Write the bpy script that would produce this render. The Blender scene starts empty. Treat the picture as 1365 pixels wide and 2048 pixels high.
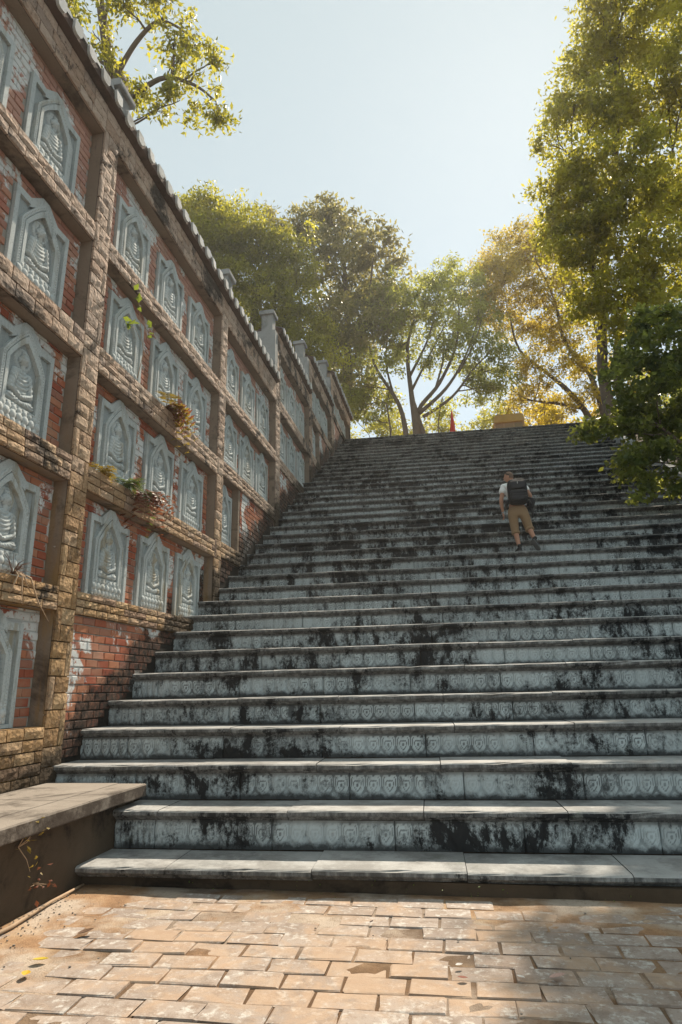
import bpy, bmesh, math, random
import numpy as np
from mathutils import Vector, Matrix, Quaternion

S = bpy.context.scene
COL = S.collection
rad = math.radians

# ------------------------------------------------------------------ camera
EYE = Vector((0.0, 0.0, 1.807))
cam_d = bpy.data.cameras.new('camera')
cam_d.sensor_fit = 'HORIZONTAL'
cam_d.sensor_width = 36.0
cam_d.lens = 36.0 * 1250.0 / 1365.0
cam_d.clip_start = 0.1
cam_d.clip_end = 3000.0
cam = bpy.data.objects.new('camera', cam_d)
COL.objects.link(cam)
_pi, _ya, _ro = rad(15.77), rad(10.09), rad(-1.25)
_f = Vector((-math.sin(_ya) * math.cos(_pi), math.cos(_ya) * math.cos(_pi), math.sin(_pi)))
_r0 = Vector((math.cos(_ya), math.sin(_ya), 0))
_u0 = _r0.cross(_f)
_r = _r0 * math.cos(_ro) + _u0 * math.sin(_ro)
_u = _u0 * math.cos(_ro) - _r0 * math.sin(_ro)
_m = Matrix((_r, _u, -_f)).transposed().to_4x4()
_m.translation = EYE
cam.matrix_world = _m
S.camera = cam

# ------------------------------------------------------------------ sky, sun, exposure
SUN_AZ, SUN_EL = rad(13.0), rad(47.5)          # azimuth measured from +y towards +x
world = bpy.data.worlds.new('World')
S.world = world
world.use_nodes = True
wn = world.node_tree
wn.nodes.clear()
sky = wn.nodes.new('ShaderNodeTexSky')
sky.sky_type = 'NISHITA'
sky.sun_disc = False
sky.sun_elevation = SUN_EL
sky.sun_rotation = SUN_AZ
sky.air_density = 0.75
sky.dust_density = 0.1
sky.ozone_density = 0.5
bg = wn.nodes.new('ShaderNodeBackground')
bg.inputs['Strength'].default_value = 0.05
wo = wn.nodes.new('ShaderNodeOutputWorld')
wn.links.new(sky.outputs[0], bg.inputs[0])
# thin even overcast veil in front of the blue: the same pale cyan all over the dome
veil = wn.nodes.new('ShaderNodeBackground')
veil.inputs[0].default_value = (0.61, 0.68, 0.57, 1)
veil.inputs[1].default_value = 0.43
addn = wn.nodes.new('ShaderNodeAddShader')
wn.links.new(bg.outputs[0], addn.inputs[0])
wn.links.new(veil.outputs[0], addn.inputs[1])
wn.links.new(addn.outputs[0], wo.inputs[0])

sun_d = bpy.data.lights.new('sun', 'SUN')
sun_d.energy = 4.2
sun_d.angle = rad(0.5)
sun_d.color = (1.0, 0.87, 0.70)
sun = bpy.data.objects.new('sun', sun_d)
COL.objects.link(sun)
SUN_DIR = Vector((math.sin(SUN_AZ) * math.cos(SUN_EL), math.cos(SUN_AZ) * math.cos(SUN_EL), math.sin(SUN_EL)))
sun.rotation_euler = SUN_DIR.to_track_quat('Z', 'Y').to_euler()
sun.location = (10, 40, 60)

S.view_settings.view_transform = 'Standard'
S.view_settings.look = 'None'
S.view_settings.gamma = 1.0
S.view_settings.use_curve_mapping = False
S.view_settings.exposure = 0.80
S.cycles.use_denoising = True
S.cycles.max_bounces = 6
S.cycles.transparent_max_bounces = 8
S.cycles.volume_bounces = 0

# ------------------------------------------------------------------ object helpers
def prop(o, label=None, cat=None, group=None, kind=None):
    if label: o['label'] = label
    if cat: o['category'] = cat
    if group: o['group'] = group
    if kind: o['kind'] = kind
    return o

def empty(name, loc=(0, 0, 0), rotz=0.0, parent=None):
    o = bpy.data.objects.new(name, None)
    o.empty_display_size = 0.2
    o.location = loc
    o.rotation_euler = (0, 0, rotz)
    COL.objects.link(o)
    if parent: o.parent = parent
    return o

def link(name, me, parent=None, loc=(0, 0, 0), rot=(0, 0, 0), scl=(1, 1, 1)):
    o = bpy.data.objects.new(name, me)
    o.location = loc
    o.rotation_euler = rot
    o.scale = scl
    COL.objects.link(o)
    if parent: o.parent = parent
    return o

def mesh(name, verts, faces, mat=None, smooth=False):
    me = bpy.data.meshes.new(name)
    me.from_pydata([tuple(v) for v in verts], [], faces)
    if mat: me.materials.append(mat)
    if smooth:
        me.polygons.foreach_set('use_smooth', [True] * len(me.polygons))
    me.update()
    return me

class MB:
    """collects shapes into one mesh"""
    def __init__(self):
        self.v, self.f = [], []
    def add(self, verts, faces):
        n = len(self.v)
        self.v += [tuple(p) for p in verts]
        self.f += [tuple(i + n for i in q) for q in faces]
        return self
    def box(self, x0, x1, y0, y1, z0, z1):
        v = [(x0, y0, z0), (x1, y0, z0), (x1, y1, z0), (x0, y1, z0), (x0, y0, z1), (x1, y0, z1), (x1, y1, z1), (x0, y1, z1)]
        return self.add(v, [(0, 3, 2, 1), (4, 5, 6, 7), (0, 1, 5, 4), (1, 2, 6, 5), (2, 3, 7, 6), (3, 0, 4, 7)])
    def prism(self, poly, a, b, axis):
        """polygon (list of 2d points, counter-clockwise) extruded from a to b along axis"""
        def p(u, v, w):
            return (w, u, v) if axis == 'x' else ((u, w, v) if axis == 'y' else (u, v, w))
        n = len(poly)
        v = [p(u, w, a) for u, w in poly] + [p(u, w, b) for u, w in poly]
        f = [tuple(range(n - 1, -1, -1)), tuple(range(n, 2 * n))]
        f += [(i, (i + 1) % n, n + (i + 1) % n, n + i) for i in range(n)]
        return self.add(v, f)
    def tube(self, pts, radii, sides=8, cap=True):
        pts = [Vector(p) for p in pts]
        up = Vector((0.31, 0.17, 0.93))
        rings = []
        for i, p in enumerate(pts):
            t = (pts[min(i + 1, len(pts) - 1)] - pts[max(i - 1, 0)]).normalized()
            a = t.cross(up)
            if a.length < 1e-3: a = t.cross(Vector((1, 0, 0)))
            a.normalize()
            b = t.cross(a)
            r = radii[i] if hasattr(radii, '__len__') else radii
            rings.append([p + (a * math.cos(2 * math.pi * k / sides) + b * math.sin(2 * math.pi * k / sides)) * r for k in range(sides)])
        v = [q for ring in rings for q in ring]
        f = []
        for i in range(len(pts) - 1):
            for k in range(sides):
                k2 = (k + 1) % sides
                f.append((i * sides + k, i * sides + k2, (i + 1) * sides + k2, (i + 1) * sides + k))
        if cap:
            f.append(tuple(range(sides - 1, -1, -1)))
            m = (len(pts) - 1) * sides
            f.append(tuple(range(m, m + sides)))
        return self.add(v, f)
    def ell(self, c, r, seg=12, rings=8, rot=None):
        v, f = [], []
        for i in range(rings + 1):
            th = math.pi * i / rings
            for k in range(seg):
                ph = 2 * math.pi * k / seg
                q = Vector((r[0] * math.sin(th) * math.cos(ph), r[1] * math.sin(th) * math.sin(ph), r[2] * math.cos(th)))
                if rot: q = rot @ q
                v.append(q + Vector(c))
        for i in range(rings):
            for k in range(seg):
                k2 = (k + 1) % seg
                f.append((i * seg + k, (i + 1) * seg + k, (i + 1) * seg + k2, i * seg + k2))
        return self.add(v, f)
    def mesh(self, name, mat=None, smooth=False):
        return mesh(name, self.v, self.f, mat, smooth)
    def build(self, name, mat, parent=None, smooth=False, **kw):
        return link(name, self.mesh(name, mat, smooth), parent, **kw)

# ------------------------------------------------------------------ material helpers
class NT:
    def __init__(self, name):
        self.m = bpy.data.materials.new(name)
        self.m.use_nodes = True
        self.t = self.m.node_tree
        self.t.nodes.clear()
        self.out = self.t.nodes.new('ShaderNodeOutputMaterial')
        self._pos = None
    def n(self, typ, **kw):
        nd = self.t.nodes.new(typ)
        for k, v in kw.items(): setattr(nd, k, v)
        return nd
    def set(self, sock, v):
        if isinstance(v, bpy.types.NodeSocket): self.t.links.new(v, sock)
        elif isinstance(v, (tuple, list)) and len(v) == 3 and sock.type == 'RGBA': sock.default_value = (*v, 1)
        else: sock.default_value = v
    def pos(self):
        if self._pos is None: self._pos = self.n('ShaderNodeNewGeometry')
        return self._pos.outputs['Position']
    def obj(self):
        return self.n('ShaderNodeTexCoord').outputs['Object']
    def rnd(self):
        """one random number per object, or per loose piece of a joined mesh"""
        a = self.n('ShaderNodeObjectInfo').outputs['Random']
        b = self.n('ShaderNodeNewGeometry').outputs['Random Per Island']
        return self.math('FRACT', self.math('ADD', a, b))
    def vmap(self, vec, scale=(1, 1, 1), loc=(0, 0, 0), rot=(0, 0, 0)):
        nd = self.n('ShaderNodeMapping')
        self.set(nd.inputs['Vector'], vec)
        nd.inputs['Scale'].default_value = scale
        nd.inputs['Location'].default_value = loc
        nd.inputs['Rotation'].default_value = rot
        return nd.outputs[0]
    def noise(self, scale, detail=6, rough=0.6, vec=None, dist=0.0):
        nd = self.n('ShaderNodeTexNoise')
        self.set(nd.inputs['Vector'], vec if vec is not None else self.pos())
        nd.inputs['Scale'].default_value = scale
        nd.inputs['Detail'].default_value = detail
        nd.inputs['Roughness'].default_value = rough
        nd.inputs['Distortion'].default_value = dist
        return nd.outputs[0]
    def vor(self, scale, feature='F1', vec=None):
        nd = self.n('ShaderNodeTexVoronoi', feature=feature)
        self.set(nd.inputs['Vector'], vec if vec is not None else self.pos())
        nd.inputs['Scale'].default_value = scale
        return nd.outputs[0]
    def math(self, op, a, b=0.0, c=None):
        nd = self.n('ShaderNodeMath', operation=op)
        self.set(nd.inputs[0], a)
        self.set(nd.inputs[1], b)
        if c is not None: self.set(nd.inputs[2], c)
        return nd.outputs[0]
    def step(self, x, lo, hi, a=0.0, b=1.0):
        nd = self.n('ShaderNodeMapRange', interpolation_type='SMOOTHSTEP')
        self.set(nd.inputs['Value'], x)
        for k, v in (('From Min', lo), ('From Max', hi), ('To Min', a), ('To Max', b)):
            self.set(nd.inputs[k], v)
        return nd.outputs[0]
    def mix(self, fac, a, b, blend='MIX'):
        nd = self.n('ShaderNodeMix', data_type='RGBA', blend_type=blend)
        self.set(nd.inputs[0], fac)
        self.set(nd.inputs[6], a)
        self.set(nd.inputs[7], b)
        return nd.outputs[2]
    def ramp(self, fac, stops):
        nd = self.n('ShaderNodeValToRGB')
        self.set(nd.inputs[0], fac)
        el = nd.color_ramp.elements
        while len(el) > 1: el.remove(el[-1])
        for i, (p, c) in enumerate(stops):
            e = el[0] if i == 0 else el.new(p)
            e.position = p
            e.color = (*c, 1)
        return nd.outputs[0]
    def sep(self, vec):
        nd = self.n('ShaderNodeSeparateXYZ')
        self.set(nd.inputs[0], vec)
        return nd.outputs
    def bump(self, h, strength=0.5, dist=0.02):
        nd = self.n('ShaderNodeBump')
        self.set(nd.inputs['Height'], h)
        nd.inputs['Strength'].default_value = strength
        nd.inputs['Distance'].default_value = dist
        return nd.outputs[0]
    def done(self, color, rough=0.85, normal=None, spec=0.3):
        b = self.n('ShaderNodeBsdfPrincipled')
        self.set(b.inputs['Base Color'], color)
        self.set(b.inputs['Roughness'], rough)
        b.inputs['Specular IOR Level'].default_value = spec
        if normal is not None: self.set(b.inputs['Normal'], normal)
        self.t.links.new(b.outputs[0], self.out.inputs[0])
        return self.m

def plain(name, c, rough=0.8, var=0.25, scale=8.0, spec=0.3):
    k = NT(name)
    n = k.noise(scale, 5)
    col = k.mix(n, tuple(x * (1 - var) for x in c), tuple(min(1, x * (1 + var)) for x in c))
    return k.done(col, rough, k.bump(k.noise(scale * 6, 3), 0.25, 0.01), spec)

# stair profile: nose line (y at x = 0) and tread height of every step, measured on site
NY = [5.55, 6.12, 6.65, 7.16, 7.71, 8.28, 8.88, 9.47, 10.06, 10.63, 11.22, 11.83, 12.37, 12.93, 13.48, 14.05, 14.61, 15.17, 15.74, 16.29, 16.85, 17.39, 17.94, 18.5, 19.07, 19.63, 20.19, 20.75, 21.32, 21.89, 22.45, 23.01, 23.56, 24.12, 24.68, 25.24, 25.8]
NZ = [0.40, 0.74, 1.08, 1.41, 1.72, 2.06, 2.38, 2.71, 3.03, 3.34, 3.66, 3.99, 4.32, 4.66, 5.0, 5.35, 5.69, 6.04, 6.38, 6.73, 7.08, 7.42, 7.77, 8.11, 8.45, 8.78, 9.12, 9.46, 9.8, 10.13, 10.47, 10.81, 11.15, 11.5, 11.84, 12.18, 12.52]
SKEW = 0.0455
GZ = 0.22
NZ_TOP = NZ[-1]

def stair_height_node(k):
    """height above the stair slope at this point of the place"""
    s = k.sep(k.pos())
    y = k.math('SUBTRACT', s[1], k.math('MULTIPLY', s[0], SKEW))
    zs = k.math('ADD', k.math('MULTIPLY', k.math('SUBTRACT', y, NY[0]), 0.598), NZ[0])
    return k.math('SUBTRACT', s[2], zs)

# ---- stone of the stairs: pale grey granite with black mould
def mat_stair(name, riser):
    k = NT(name)
    p = k.pos()
    base = k.mix(k.noise(2.2, 5), (0.47, 0.53, 0.55), (0.64, 0.71, 0.73)) if riser else k.mix(k.noise(2.2, 5), (0.34, 0.345, 0.34), (0.50, 0.49, 0.475))
    base = k.mix(k.math('MULTIPLY', k.rnd(), 0.38), base, (0.27, 0.285, 0.285))
    base = k.mix(k.step(k.noise(30, 4), 0.55, 0.75), base, (0.48, 0.50, 0.50))
    ss = k.sep(p)
    mid = k.step(ss[2], 2.4, 4.6)                       # the upper flights carry more growth
    s1 = k.noise(0.8, 10, 0.72, k.vmap(p, (1, 1, 1.3)), 0.5)
    s2 = k.noise(1.0, 9, 0.74, k.vmap(p, (5.5, 5.5, 1.7)))
    a = k.math('ADD', k.math('MULTIPLY', s1, 0.55), k.math('MULTIPLY', s2, 0.45))
    a = k.math('ADD', a, k.math('MULTIPLY', mid, 0.014))
    fine = k.step(k.noise(26, 6, 0.75), 0.34, 0.60)
    area = k.step(k.noise(0.42, 4, 0.55), 0.42, 0.56, -0.035, 0.02)       # some stretches are far more overgrown
    a = k.math('ADD', a, area)
    stain = k.math('MAXIMUM', k.step(a, 0.505, 0.56), k.math('MULTIPLY', k.step(a, 0.455, 0.545), fine))
    base = k.mix(k.math('MULTIPLY', mid, 0.25), base, (0.17, 0.185, 0.19))
    if riser:
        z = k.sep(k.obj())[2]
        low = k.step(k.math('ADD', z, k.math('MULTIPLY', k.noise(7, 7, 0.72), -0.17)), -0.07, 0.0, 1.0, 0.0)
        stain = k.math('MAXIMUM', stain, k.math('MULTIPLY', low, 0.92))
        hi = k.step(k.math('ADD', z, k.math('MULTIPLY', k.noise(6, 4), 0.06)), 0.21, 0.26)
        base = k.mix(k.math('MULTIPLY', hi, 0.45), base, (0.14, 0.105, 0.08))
        stain = k.math('MAXIMUM', stain, k.math('MULTIPLY', k.step(k.noise(1.0, 10, 0.75, k.vmap(p, (4, 4, 1.6))), 0.54, 0.66), 0.85))
    else:
        nz = k.sep(k.n('ShaderNodeNewGeometry').outputs['Normal'])[2]
        front = k.step(nz, 0.35, 0.75, 1.0, 0.0)
        strk = k.step(k.noise(1.0, 7, 0.75, k.vmap(p, (14, 14, 5))), 0.28, 0.62)
        stain = k.math('MAXIMUM', k.math('MULTIPLY', stain, k.math('ADD', k.math('MULTIPLY', front, 0.7), 0.3)),
                       k.math('MULTIPLY', front, k.math('ADD', 0.18, k.math('MULTIPLY', strk, 0.62))))
        bk = k.step(k.noise(2.6, 8, 0.7), 0.42, 0.64, 0, 0.55)
        base = k.mix(bk, base, (0.15, 0.14, 0.13))
    gr = k.n('ShaderNodeAttribute', attribute_name='groove').outputs['Fac']
    if riser: stain = k.math('MAXIMUM', stain, k.math('MULTIPLY', k.step(gr, 0.1, 0.8), k.step(k.noise(1.6, 5), 0.35, 0.62, 0.12, 0.72)))
    col = k.mix(stain, base, (0.018, 0.019, 0.021))
    col = k.mix(k.step(k.noise(1.7, 6, 0.7), 0.62, 0.75, 0, 0.35), col, (0.10, 0.12, 0.07))
    return k.done(col, 0.8, k.bump(k.noise(45, 5, 0.7), 0.5, 0.008), 0.35)

M_RISER = mat_stair('weathered_riser_stone', True)
M_TREAD = mat_stair('weathered_tread_stone', False)

# ---- red infill brick with rests of white wash, mould near the stairs
def mat_brick():
    k = NT('red_brick')
    r = k.rnd()
    col = k.ramp(r, [(0.0, (0.34, 0.085, 0.05)), (0.3, (0.46, 0.145, 0.08)), (0.6, (0.53, 0.225, 0.125)), (0.85, (0.46, 0.22, 0.15)), (1.0, (0.32, 0.14, 0.105))])
    col = k.mix(k.noise(22, 5), col, k.mix(0.4, col, (0.12, 0.05, 0.03)))
    up = k.step(k.sep(k.pos())[2], 5.5, 8.6)
    col = k.mix(k.math('MULTIPLY', up, 0.6), col, (0.50, 0.33, 0.285))
    dusty = k.step(k.noise(2.0, 5), 0.48, 0.62)
    col = k.mix(k.math('MULTIPLY', dusty, 0.4), col, (0.36, 0.25, 0.18))
    wash = k.step(k.noise(1.15, 7, 0.66, None, 0.4), 0.53, 0.57)
    edge = k.step(k.noise(13, 5, 0.7), 0.36, 0.44)
    col = k.mix(k.math('MULTIPLY', wash, edge), col, (0.66, 0.68, 0.68))
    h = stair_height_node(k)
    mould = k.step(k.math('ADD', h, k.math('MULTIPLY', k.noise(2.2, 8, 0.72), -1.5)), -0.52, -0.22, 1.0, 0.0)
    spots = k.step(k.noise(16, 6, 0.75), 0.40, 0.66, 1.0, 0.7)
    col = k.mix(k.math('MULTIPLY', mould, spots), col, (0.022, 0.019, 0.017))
    return k.done(col, 0.9, k.bump(k.noise(60, 4, 0.7), 0.5, 0.006), 0.2)
M_BRICK = mat_brick()

def mat_mortar():
    k = NT('grey_mortar')
    col = k.mix(k.noise(5, 6), (0.27, 0.25, 0.22), (0.40, 0.38, 0.345))
    wash = k.step(k.noise(1.15, 7, 0.66, None, 0.4), 0.53, 0.57)
    col = k.mix(k.math('MULTIPLY', wash, 0.8), col, (0.6, 0.62, 0.62))
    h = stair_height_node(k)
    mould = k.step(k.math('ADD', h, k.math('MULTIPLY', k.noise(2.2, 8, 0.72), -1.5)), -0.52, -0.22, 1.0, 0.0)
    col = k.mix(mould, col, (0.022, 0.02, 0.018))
    return k.done(col, 0.95, k.bump(k.noise(50, 4), 0.6, 0.006), 0.15)
M_MORTAR = mat_mortar()

# ---- rock faced tan facing stones
def mat_facing():
    k = NT('tan_facing_stone')
    r = k.rnd()
    z = k.sep(k.pos())[2]
    warm = k.ramp(r, [(0.0, (0.28, 0.17, 0.085)), (0.3, (0.40, 0.25, 0.125)), (0.6, (0.48, 0.33, 0.19)), (0.85, (0.36, 0.25, 0.17)), (1.0, (0.25, 0.16, 0.11))])
    cool = k.ramp(r, [(0.0, (0.40, 0.28, 0.21)), (0.4, (0.54, 0.41, 0.325)), (0.8, (0.48, 0.37, 0.30)), (1.0, (0.33, 0.25, 0.205))])
    col = k.mix(k.step(z, 3.0, 7.0), warm, cool)
    col = k.mix(k.step(k.noise(11, 7, 0.75), 0.52, 0.68), col, (0.10, 0.065, 0.045))
    col = k.mix(k.step(k.noise(26, 5, 0.7), 0.60, 0.72, 0, 0.6), col, (0.50, 0.40, 0.31))
    top = k.step(z, 8.6, 9.6, 0.0, 0.07)
    dark = k.step(k.math('ADD', k.noise(0.95, 9, 0.72, None, 0.8), top), 0.56, 0.66, 0, 0.9)
    col = k.mix(dark, col, (0.035, 0.03, 0.028))
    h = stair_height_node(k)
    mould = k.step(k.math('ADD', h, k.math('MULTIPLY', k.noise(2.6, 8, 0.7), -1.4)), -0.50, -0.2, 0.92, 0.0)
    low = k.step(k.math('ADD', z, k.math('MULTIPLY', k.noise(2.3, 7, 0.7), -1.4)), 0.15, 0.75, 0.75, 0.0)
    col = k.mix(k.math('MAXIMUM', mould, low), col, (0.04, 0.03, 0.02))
    hgt = k.math('ADD', k.noise(18, 6, 0.65), k.math('MULTIPLY', k.vor(22), 0.5))
    return k.done(col, 0.9, k.bump(hgt, 0.9, 0.03), 0.2)
M_FACING = mat_facing()

def mat_concrete(name, c0, c1, dark=(0.05, 0.04, 0.035), amount=0.8, rust=0.0):
    k = NT(name)
    col = k.mix(k.noise(3.0, 7), c0, c1)
    col = k.mix(k.step(k.noise(1.3, 8, 0.7, None, 0.5), 0.50, 0.66, 0, amount), col, dark)
    if name == 'worn_ledge_slab':
        nx = k.sep(k.n('ShaderNodeNewGeometry').outputs['Normal'])[0]
        edge = k.math('MULTIPLY', k.step(nx, 0.5, 0.9), k.step(k.noise(3.5, 7, 0.7), 0.35, 0.55, 0.35, 0.9))
        col = k.mix(edge, col, (0.06, 0.045, 0.036))                       # dirt run down over the slab edge
    if rust:
        jx = k.step(k.sep(k.pos())[0], -4.3485, -4.3455)
        col = k.mix(jx, col, (0.035, 0.027, 0.022))                       # dirt packed in the joints of the facing
        z = k.sep(k.pos())[2]
        low = k.step(z, 2.0, 6.0, 1.0, 0.0)
        ru = k.math('MULTIPLY', k.step(k.noise(1.6, 6, 0.6, k.vmap(k.pos(), (3, 3, 0.5))), 0.40, 0.62), rust)
        col = k.mix(k.math('MULTIPLY', ru, low), col, (0.30, 0.17, 0.05))
        fl = k.step(k.noise(5.5, 5, 0.6), 0.70, 0.72)
        col = k.mix(k.math('MULTIPLY', fl, 0.8), col, (0.55, 0.54, 0.52))
    return k.done(col, 0.9, k.bump(k.noise(24, 6, 0.7), 0.6, 0.015), 0.2)
M_CONC = mat_concrete('brown_stained_concrete', (0.19, 0.145, 0.11), (0.32, 0.255, 0.205), (0.045, 0.034, 0.027), 0.8, 0.9)
M_PIER = mat_concrete('grey_pier_concrete', (0.21, 0.22, 0.225), (0.34, 0.35, 0.355), (0.07, 0.075, 0.075), 0.6)
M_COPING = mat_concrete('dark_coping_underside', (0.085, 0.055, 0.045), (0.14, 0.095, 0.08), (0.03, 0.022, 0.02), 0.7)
M_LEDGE = mat_concrete('worn_ledge_slab', (0.23, 0.20, 0.17), (0.38, 0.335, 0.29), (0.045, 0.035, 0.028), 0.85)
M_RENDER = mat_concrete('stained_wall_render', (0.05, 0.036, 0.024), (0.115, 0.083, 0.057), (0.010, 0.008, 0.007), 0.95)
M_ROOFTILE = mat_concrete('pale_roof_tile', (0.40, 0.41, 0.41), (0.62, 0.64, 0.645), (0.16, 0.14, 0.13), 0.6)

# ---- blue grey painted relief
def mat_relief():
    k = NT('blue_grey_relief_stone')
    col = k.mix(k.noise(2.0, 6), (0.45, 0.49, 0.495), (0.60, 0.645, 0.65))
    col = k.mix(k.math('MULTIPLY', k.n('ShaderNodeObjectInfo').outputs['Random'], 0.30), col, (0.30, 0.35, 0.36))
    col = k.mix(k.step(k.noise(55, 4), 0.52, 0.70, 0, 0.55), col, (0.22, 0.265, 0.275))
    col = k.mix(k.step(k.noise(6, 7, 0.7), 0.56, 0.70, 0, 0.5), col, (0.22, 0.25, 0.25))
    st = k.step(k.math('ADD', k.noise(1.0, 7, 0.65, k.vmap(k.pos(), (3.2, 3.2, 0.7))), k.math('MULTIPLY', k.rnd(), 0.08)), 0.57, 0.70, 0, 0.75)
    gr = k.n('ShaderNodeAttribute', attribute_name='groove').outputs['Fac']
    col = k.mix(k.step(gr, 0.15, 1.0, 0, 0.65), col, (0.16, 0.19, 0.20))
    grime = k.step(k.noise(1.0, 8, 0.72, k.vmap(k.pos(), (6, 6, 1.2))), 0.52, 0.68, 0, 0.6)
    col = k.mix(grime, col, (0.17, 0.185, 0.18))
    lowz = k.step(k.sep(k.pos())[2], 3.5, 6.5, 1.0, 0.45)
    col = k.mix(k.math('MULTIPLY', st, lowz), col, (0.30, 0.25, 0.16))
    return k.done(col, 0.85, k.bump(k.noise(38, 5, 0.7), 0.45, 0.008), 0.25)
M_RELIEF = mat_relief()

# ---- paving
def mat_paver():
    k = NT('sandy_grey_paver')
    r = k.rnd()
    col = k.ramp(r, [(0.0, (0.31, 0.255, 0.22)), (0.5, (0.40, 0.335, 0.29)), (1.0, (0.35, 0.28, 0.235))])
    col = k.mix(k.step(k.noise(10, 8, 0.75), 0.40, 0.54, 0.6, 0.0), col, (0.24, 0.18, 0.14))
    col = k.mix(k.step(k.noise(16, 7, 0.72), 0.5, 0.66), col, (0.56, 0.53, 0.49))
    col = k.mix(k.step(k.noise(60, 3), 0.62, 0.72, 0, 0.6), col, (0.16, 0.12, 0.09))
    dust = k.step(k.noise(1.6, 7, 0.68, None, 0.5), 0.45, 0.62, 0, 0.8)
    col = k.mix(dust, col, k.mix(k.noise(9, 5), (0.40, 0.255, 0.16), (0.50, 0.38, 0.28)))
    return k.done(col, 0.9, k.bump(k.noise(70, 6, 0.7), 0.6, 0.006), 0.2)
M_PAVER = mat_paver()

GZ = 0.22
def mat_sand():
    k = NT('ochre_dust_and_soil')
    n = k.noise(2.3, 8, 0.68)
    col = k.ramp(n, [(0.3, (0.17, 0.10, 0.06)), (0.5, (0.36, 0.22, 0.125)), (0.65, (0.46, 0.32, 0.20)), (0.8, (0.50, 0.41, 0.32))])
    near = k.sep(k.pos())[1]
    col = k.mix(k.step(k.noise(1.3, 6, 0.6), 0.45, 0.6, 0, 0.75), col, (0.53, 0.465, 0.395))
    col = k.mix(k.step(k.noise(17, 7, 0.75), 0.52, 0.68, 0, 0.55), col, (0.20, 0.125, 0.075))
    col = k.mix(k.step(k.noise(120, 2), 0.60, 0.72, 0, 0.7), col, (0.12, 0.075, 0.045))
    zz = k.math('ADD', k.sep(k.pos())[2], k.math('MULTIPLY', k.noise(7, 5), 0.012))
    col = k.mix(k.step(zz, GZ - 0.004, GZ + 0.010, 0.85, 0.0), col, (0.10, 0.06, 0.035))
    h = k.math('ADD', k.noise(90, 3), k.noise(14, 5))
    return k.done(col, 0.95, k.bump(h, 0.7, 0.012), 0.15)
M_SAND = mat_sand()
M_EARTH = plain('dark_earth', (0.10, 0.075, 0.045), 0.95, 0.4, 1.2)
M_BARK = plain('grey_brown_bark', (0.14, 0.105, 0.08), 0.9, 0.4, 6)

# ---- leaves: colour varies from leaf to leaf (attribute tint), light passes through
def mat_leaf(name, dark, light, glow, rough=0.45):
    k = NT(name)
    at = k.n('ShaderNodeAttribute', attribute_name='tint').outputs['Fac']
    col = k.mix(at, dark, light)
    tr = k.mix(at, tuple(x * 0.55 for x in glow), glow)
    d = k.n('ShaderNodeBsdfPrincipled')
    k.set(d.inputs['Base Color'], col)
    d.inputs['Roughness'].default_value = rough
    d.inputs['Specular IOR Level'].default_value = 0.4
    t = k.n('ShaderNodeBsdfTranslucent')
    k.set(t.inputs[0], tr)
    mx = k.n('ShaderNodeMixShader')
    mx.inputs[0].default_value = 0.58
    k.t.links.new(d.outputs[0], mx.inputs[1])
    k.t.links.new(t.outputs[0], mx.inputs[2])
    k.t.links.new(mx.outputs[0], k.out.inputs[0])
    return k.m
random.seed(11)
RNG = np.random.RandomState(5)
def U(a, b): return random.uniform(a, b)
def dist_eye(x, y, z): return math.sqrt((x - EYE.x) ** 2 + (y - EYE.y) ** 2 + (z - EYE.z) ** 2)

# ------------------------------------------------------------------ terrain
def terrain():
    xs = [-200, -150, -60, -30, -18, -12, -9, -7, -5.6, -5.0, -4.9, 6.15, 6.25, 7, 8, 10, 13, 18, 30, 60, 150, 200]
    ys = [-200, -150, -60, -25, -10, -4, 0, 2, 4, 5.2, 6, 7, 8, 10, 12, 14, 16, 18, 20, 22, 24, 26, 27.5, 30, 34, 38, 44, 52, 60, 75, 120, 200]
    def hz(x, y):
        t = max(0.0, min(1.0, (y - 5.6) / 20.6))
        inside = -4.95 < x < 6.2
        z = GZ - 0.05 + t * (NZ_TOP - 0.05 - GZ + 0.05)
        if inside: z -= 0.9 * (1 if 5.4 < y < 25.9 else 0)
        elif 6 < y < 26: z += 0.25 * math.sin(x * 1.7 + y * 0.9)
        if y > 60: z -= min(11.0, (y - 60) * 0.12)
        if abs(x) > 60: z -= min(11.0, (abs(x) - 60) * 0.06) * t
        return z
    v = [(x, y, hz(x, y)) for y in ys for x in xs]
    n = len(xs)
    f = [(j * n + i, j * n + i + 1, (j + 1) * n + i + 1, (j + 1) * n + i) for j in range(len(ys) - 1) for i in range(n - 1)]
    return link('terrain', mesh('terrain', v, f, M_EARTH, True))
prop(terrain(), 'dark earth slope rising on both sides of the long stone stairs', 'ground', kind='structure')

# ------------------------------------------------------------------ stairs
TH = math.atan(SKEW)
stair = empty('staircase', (0.0, NY[0], GZ))
prop(stair, 'wide weathered grey stone stairs climbing away from the paving', 'stairs', kind='structure')
def place_on_stair(o, x, y, z):
    o.location = (x, y - NY[0], z - GZ)

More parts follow.
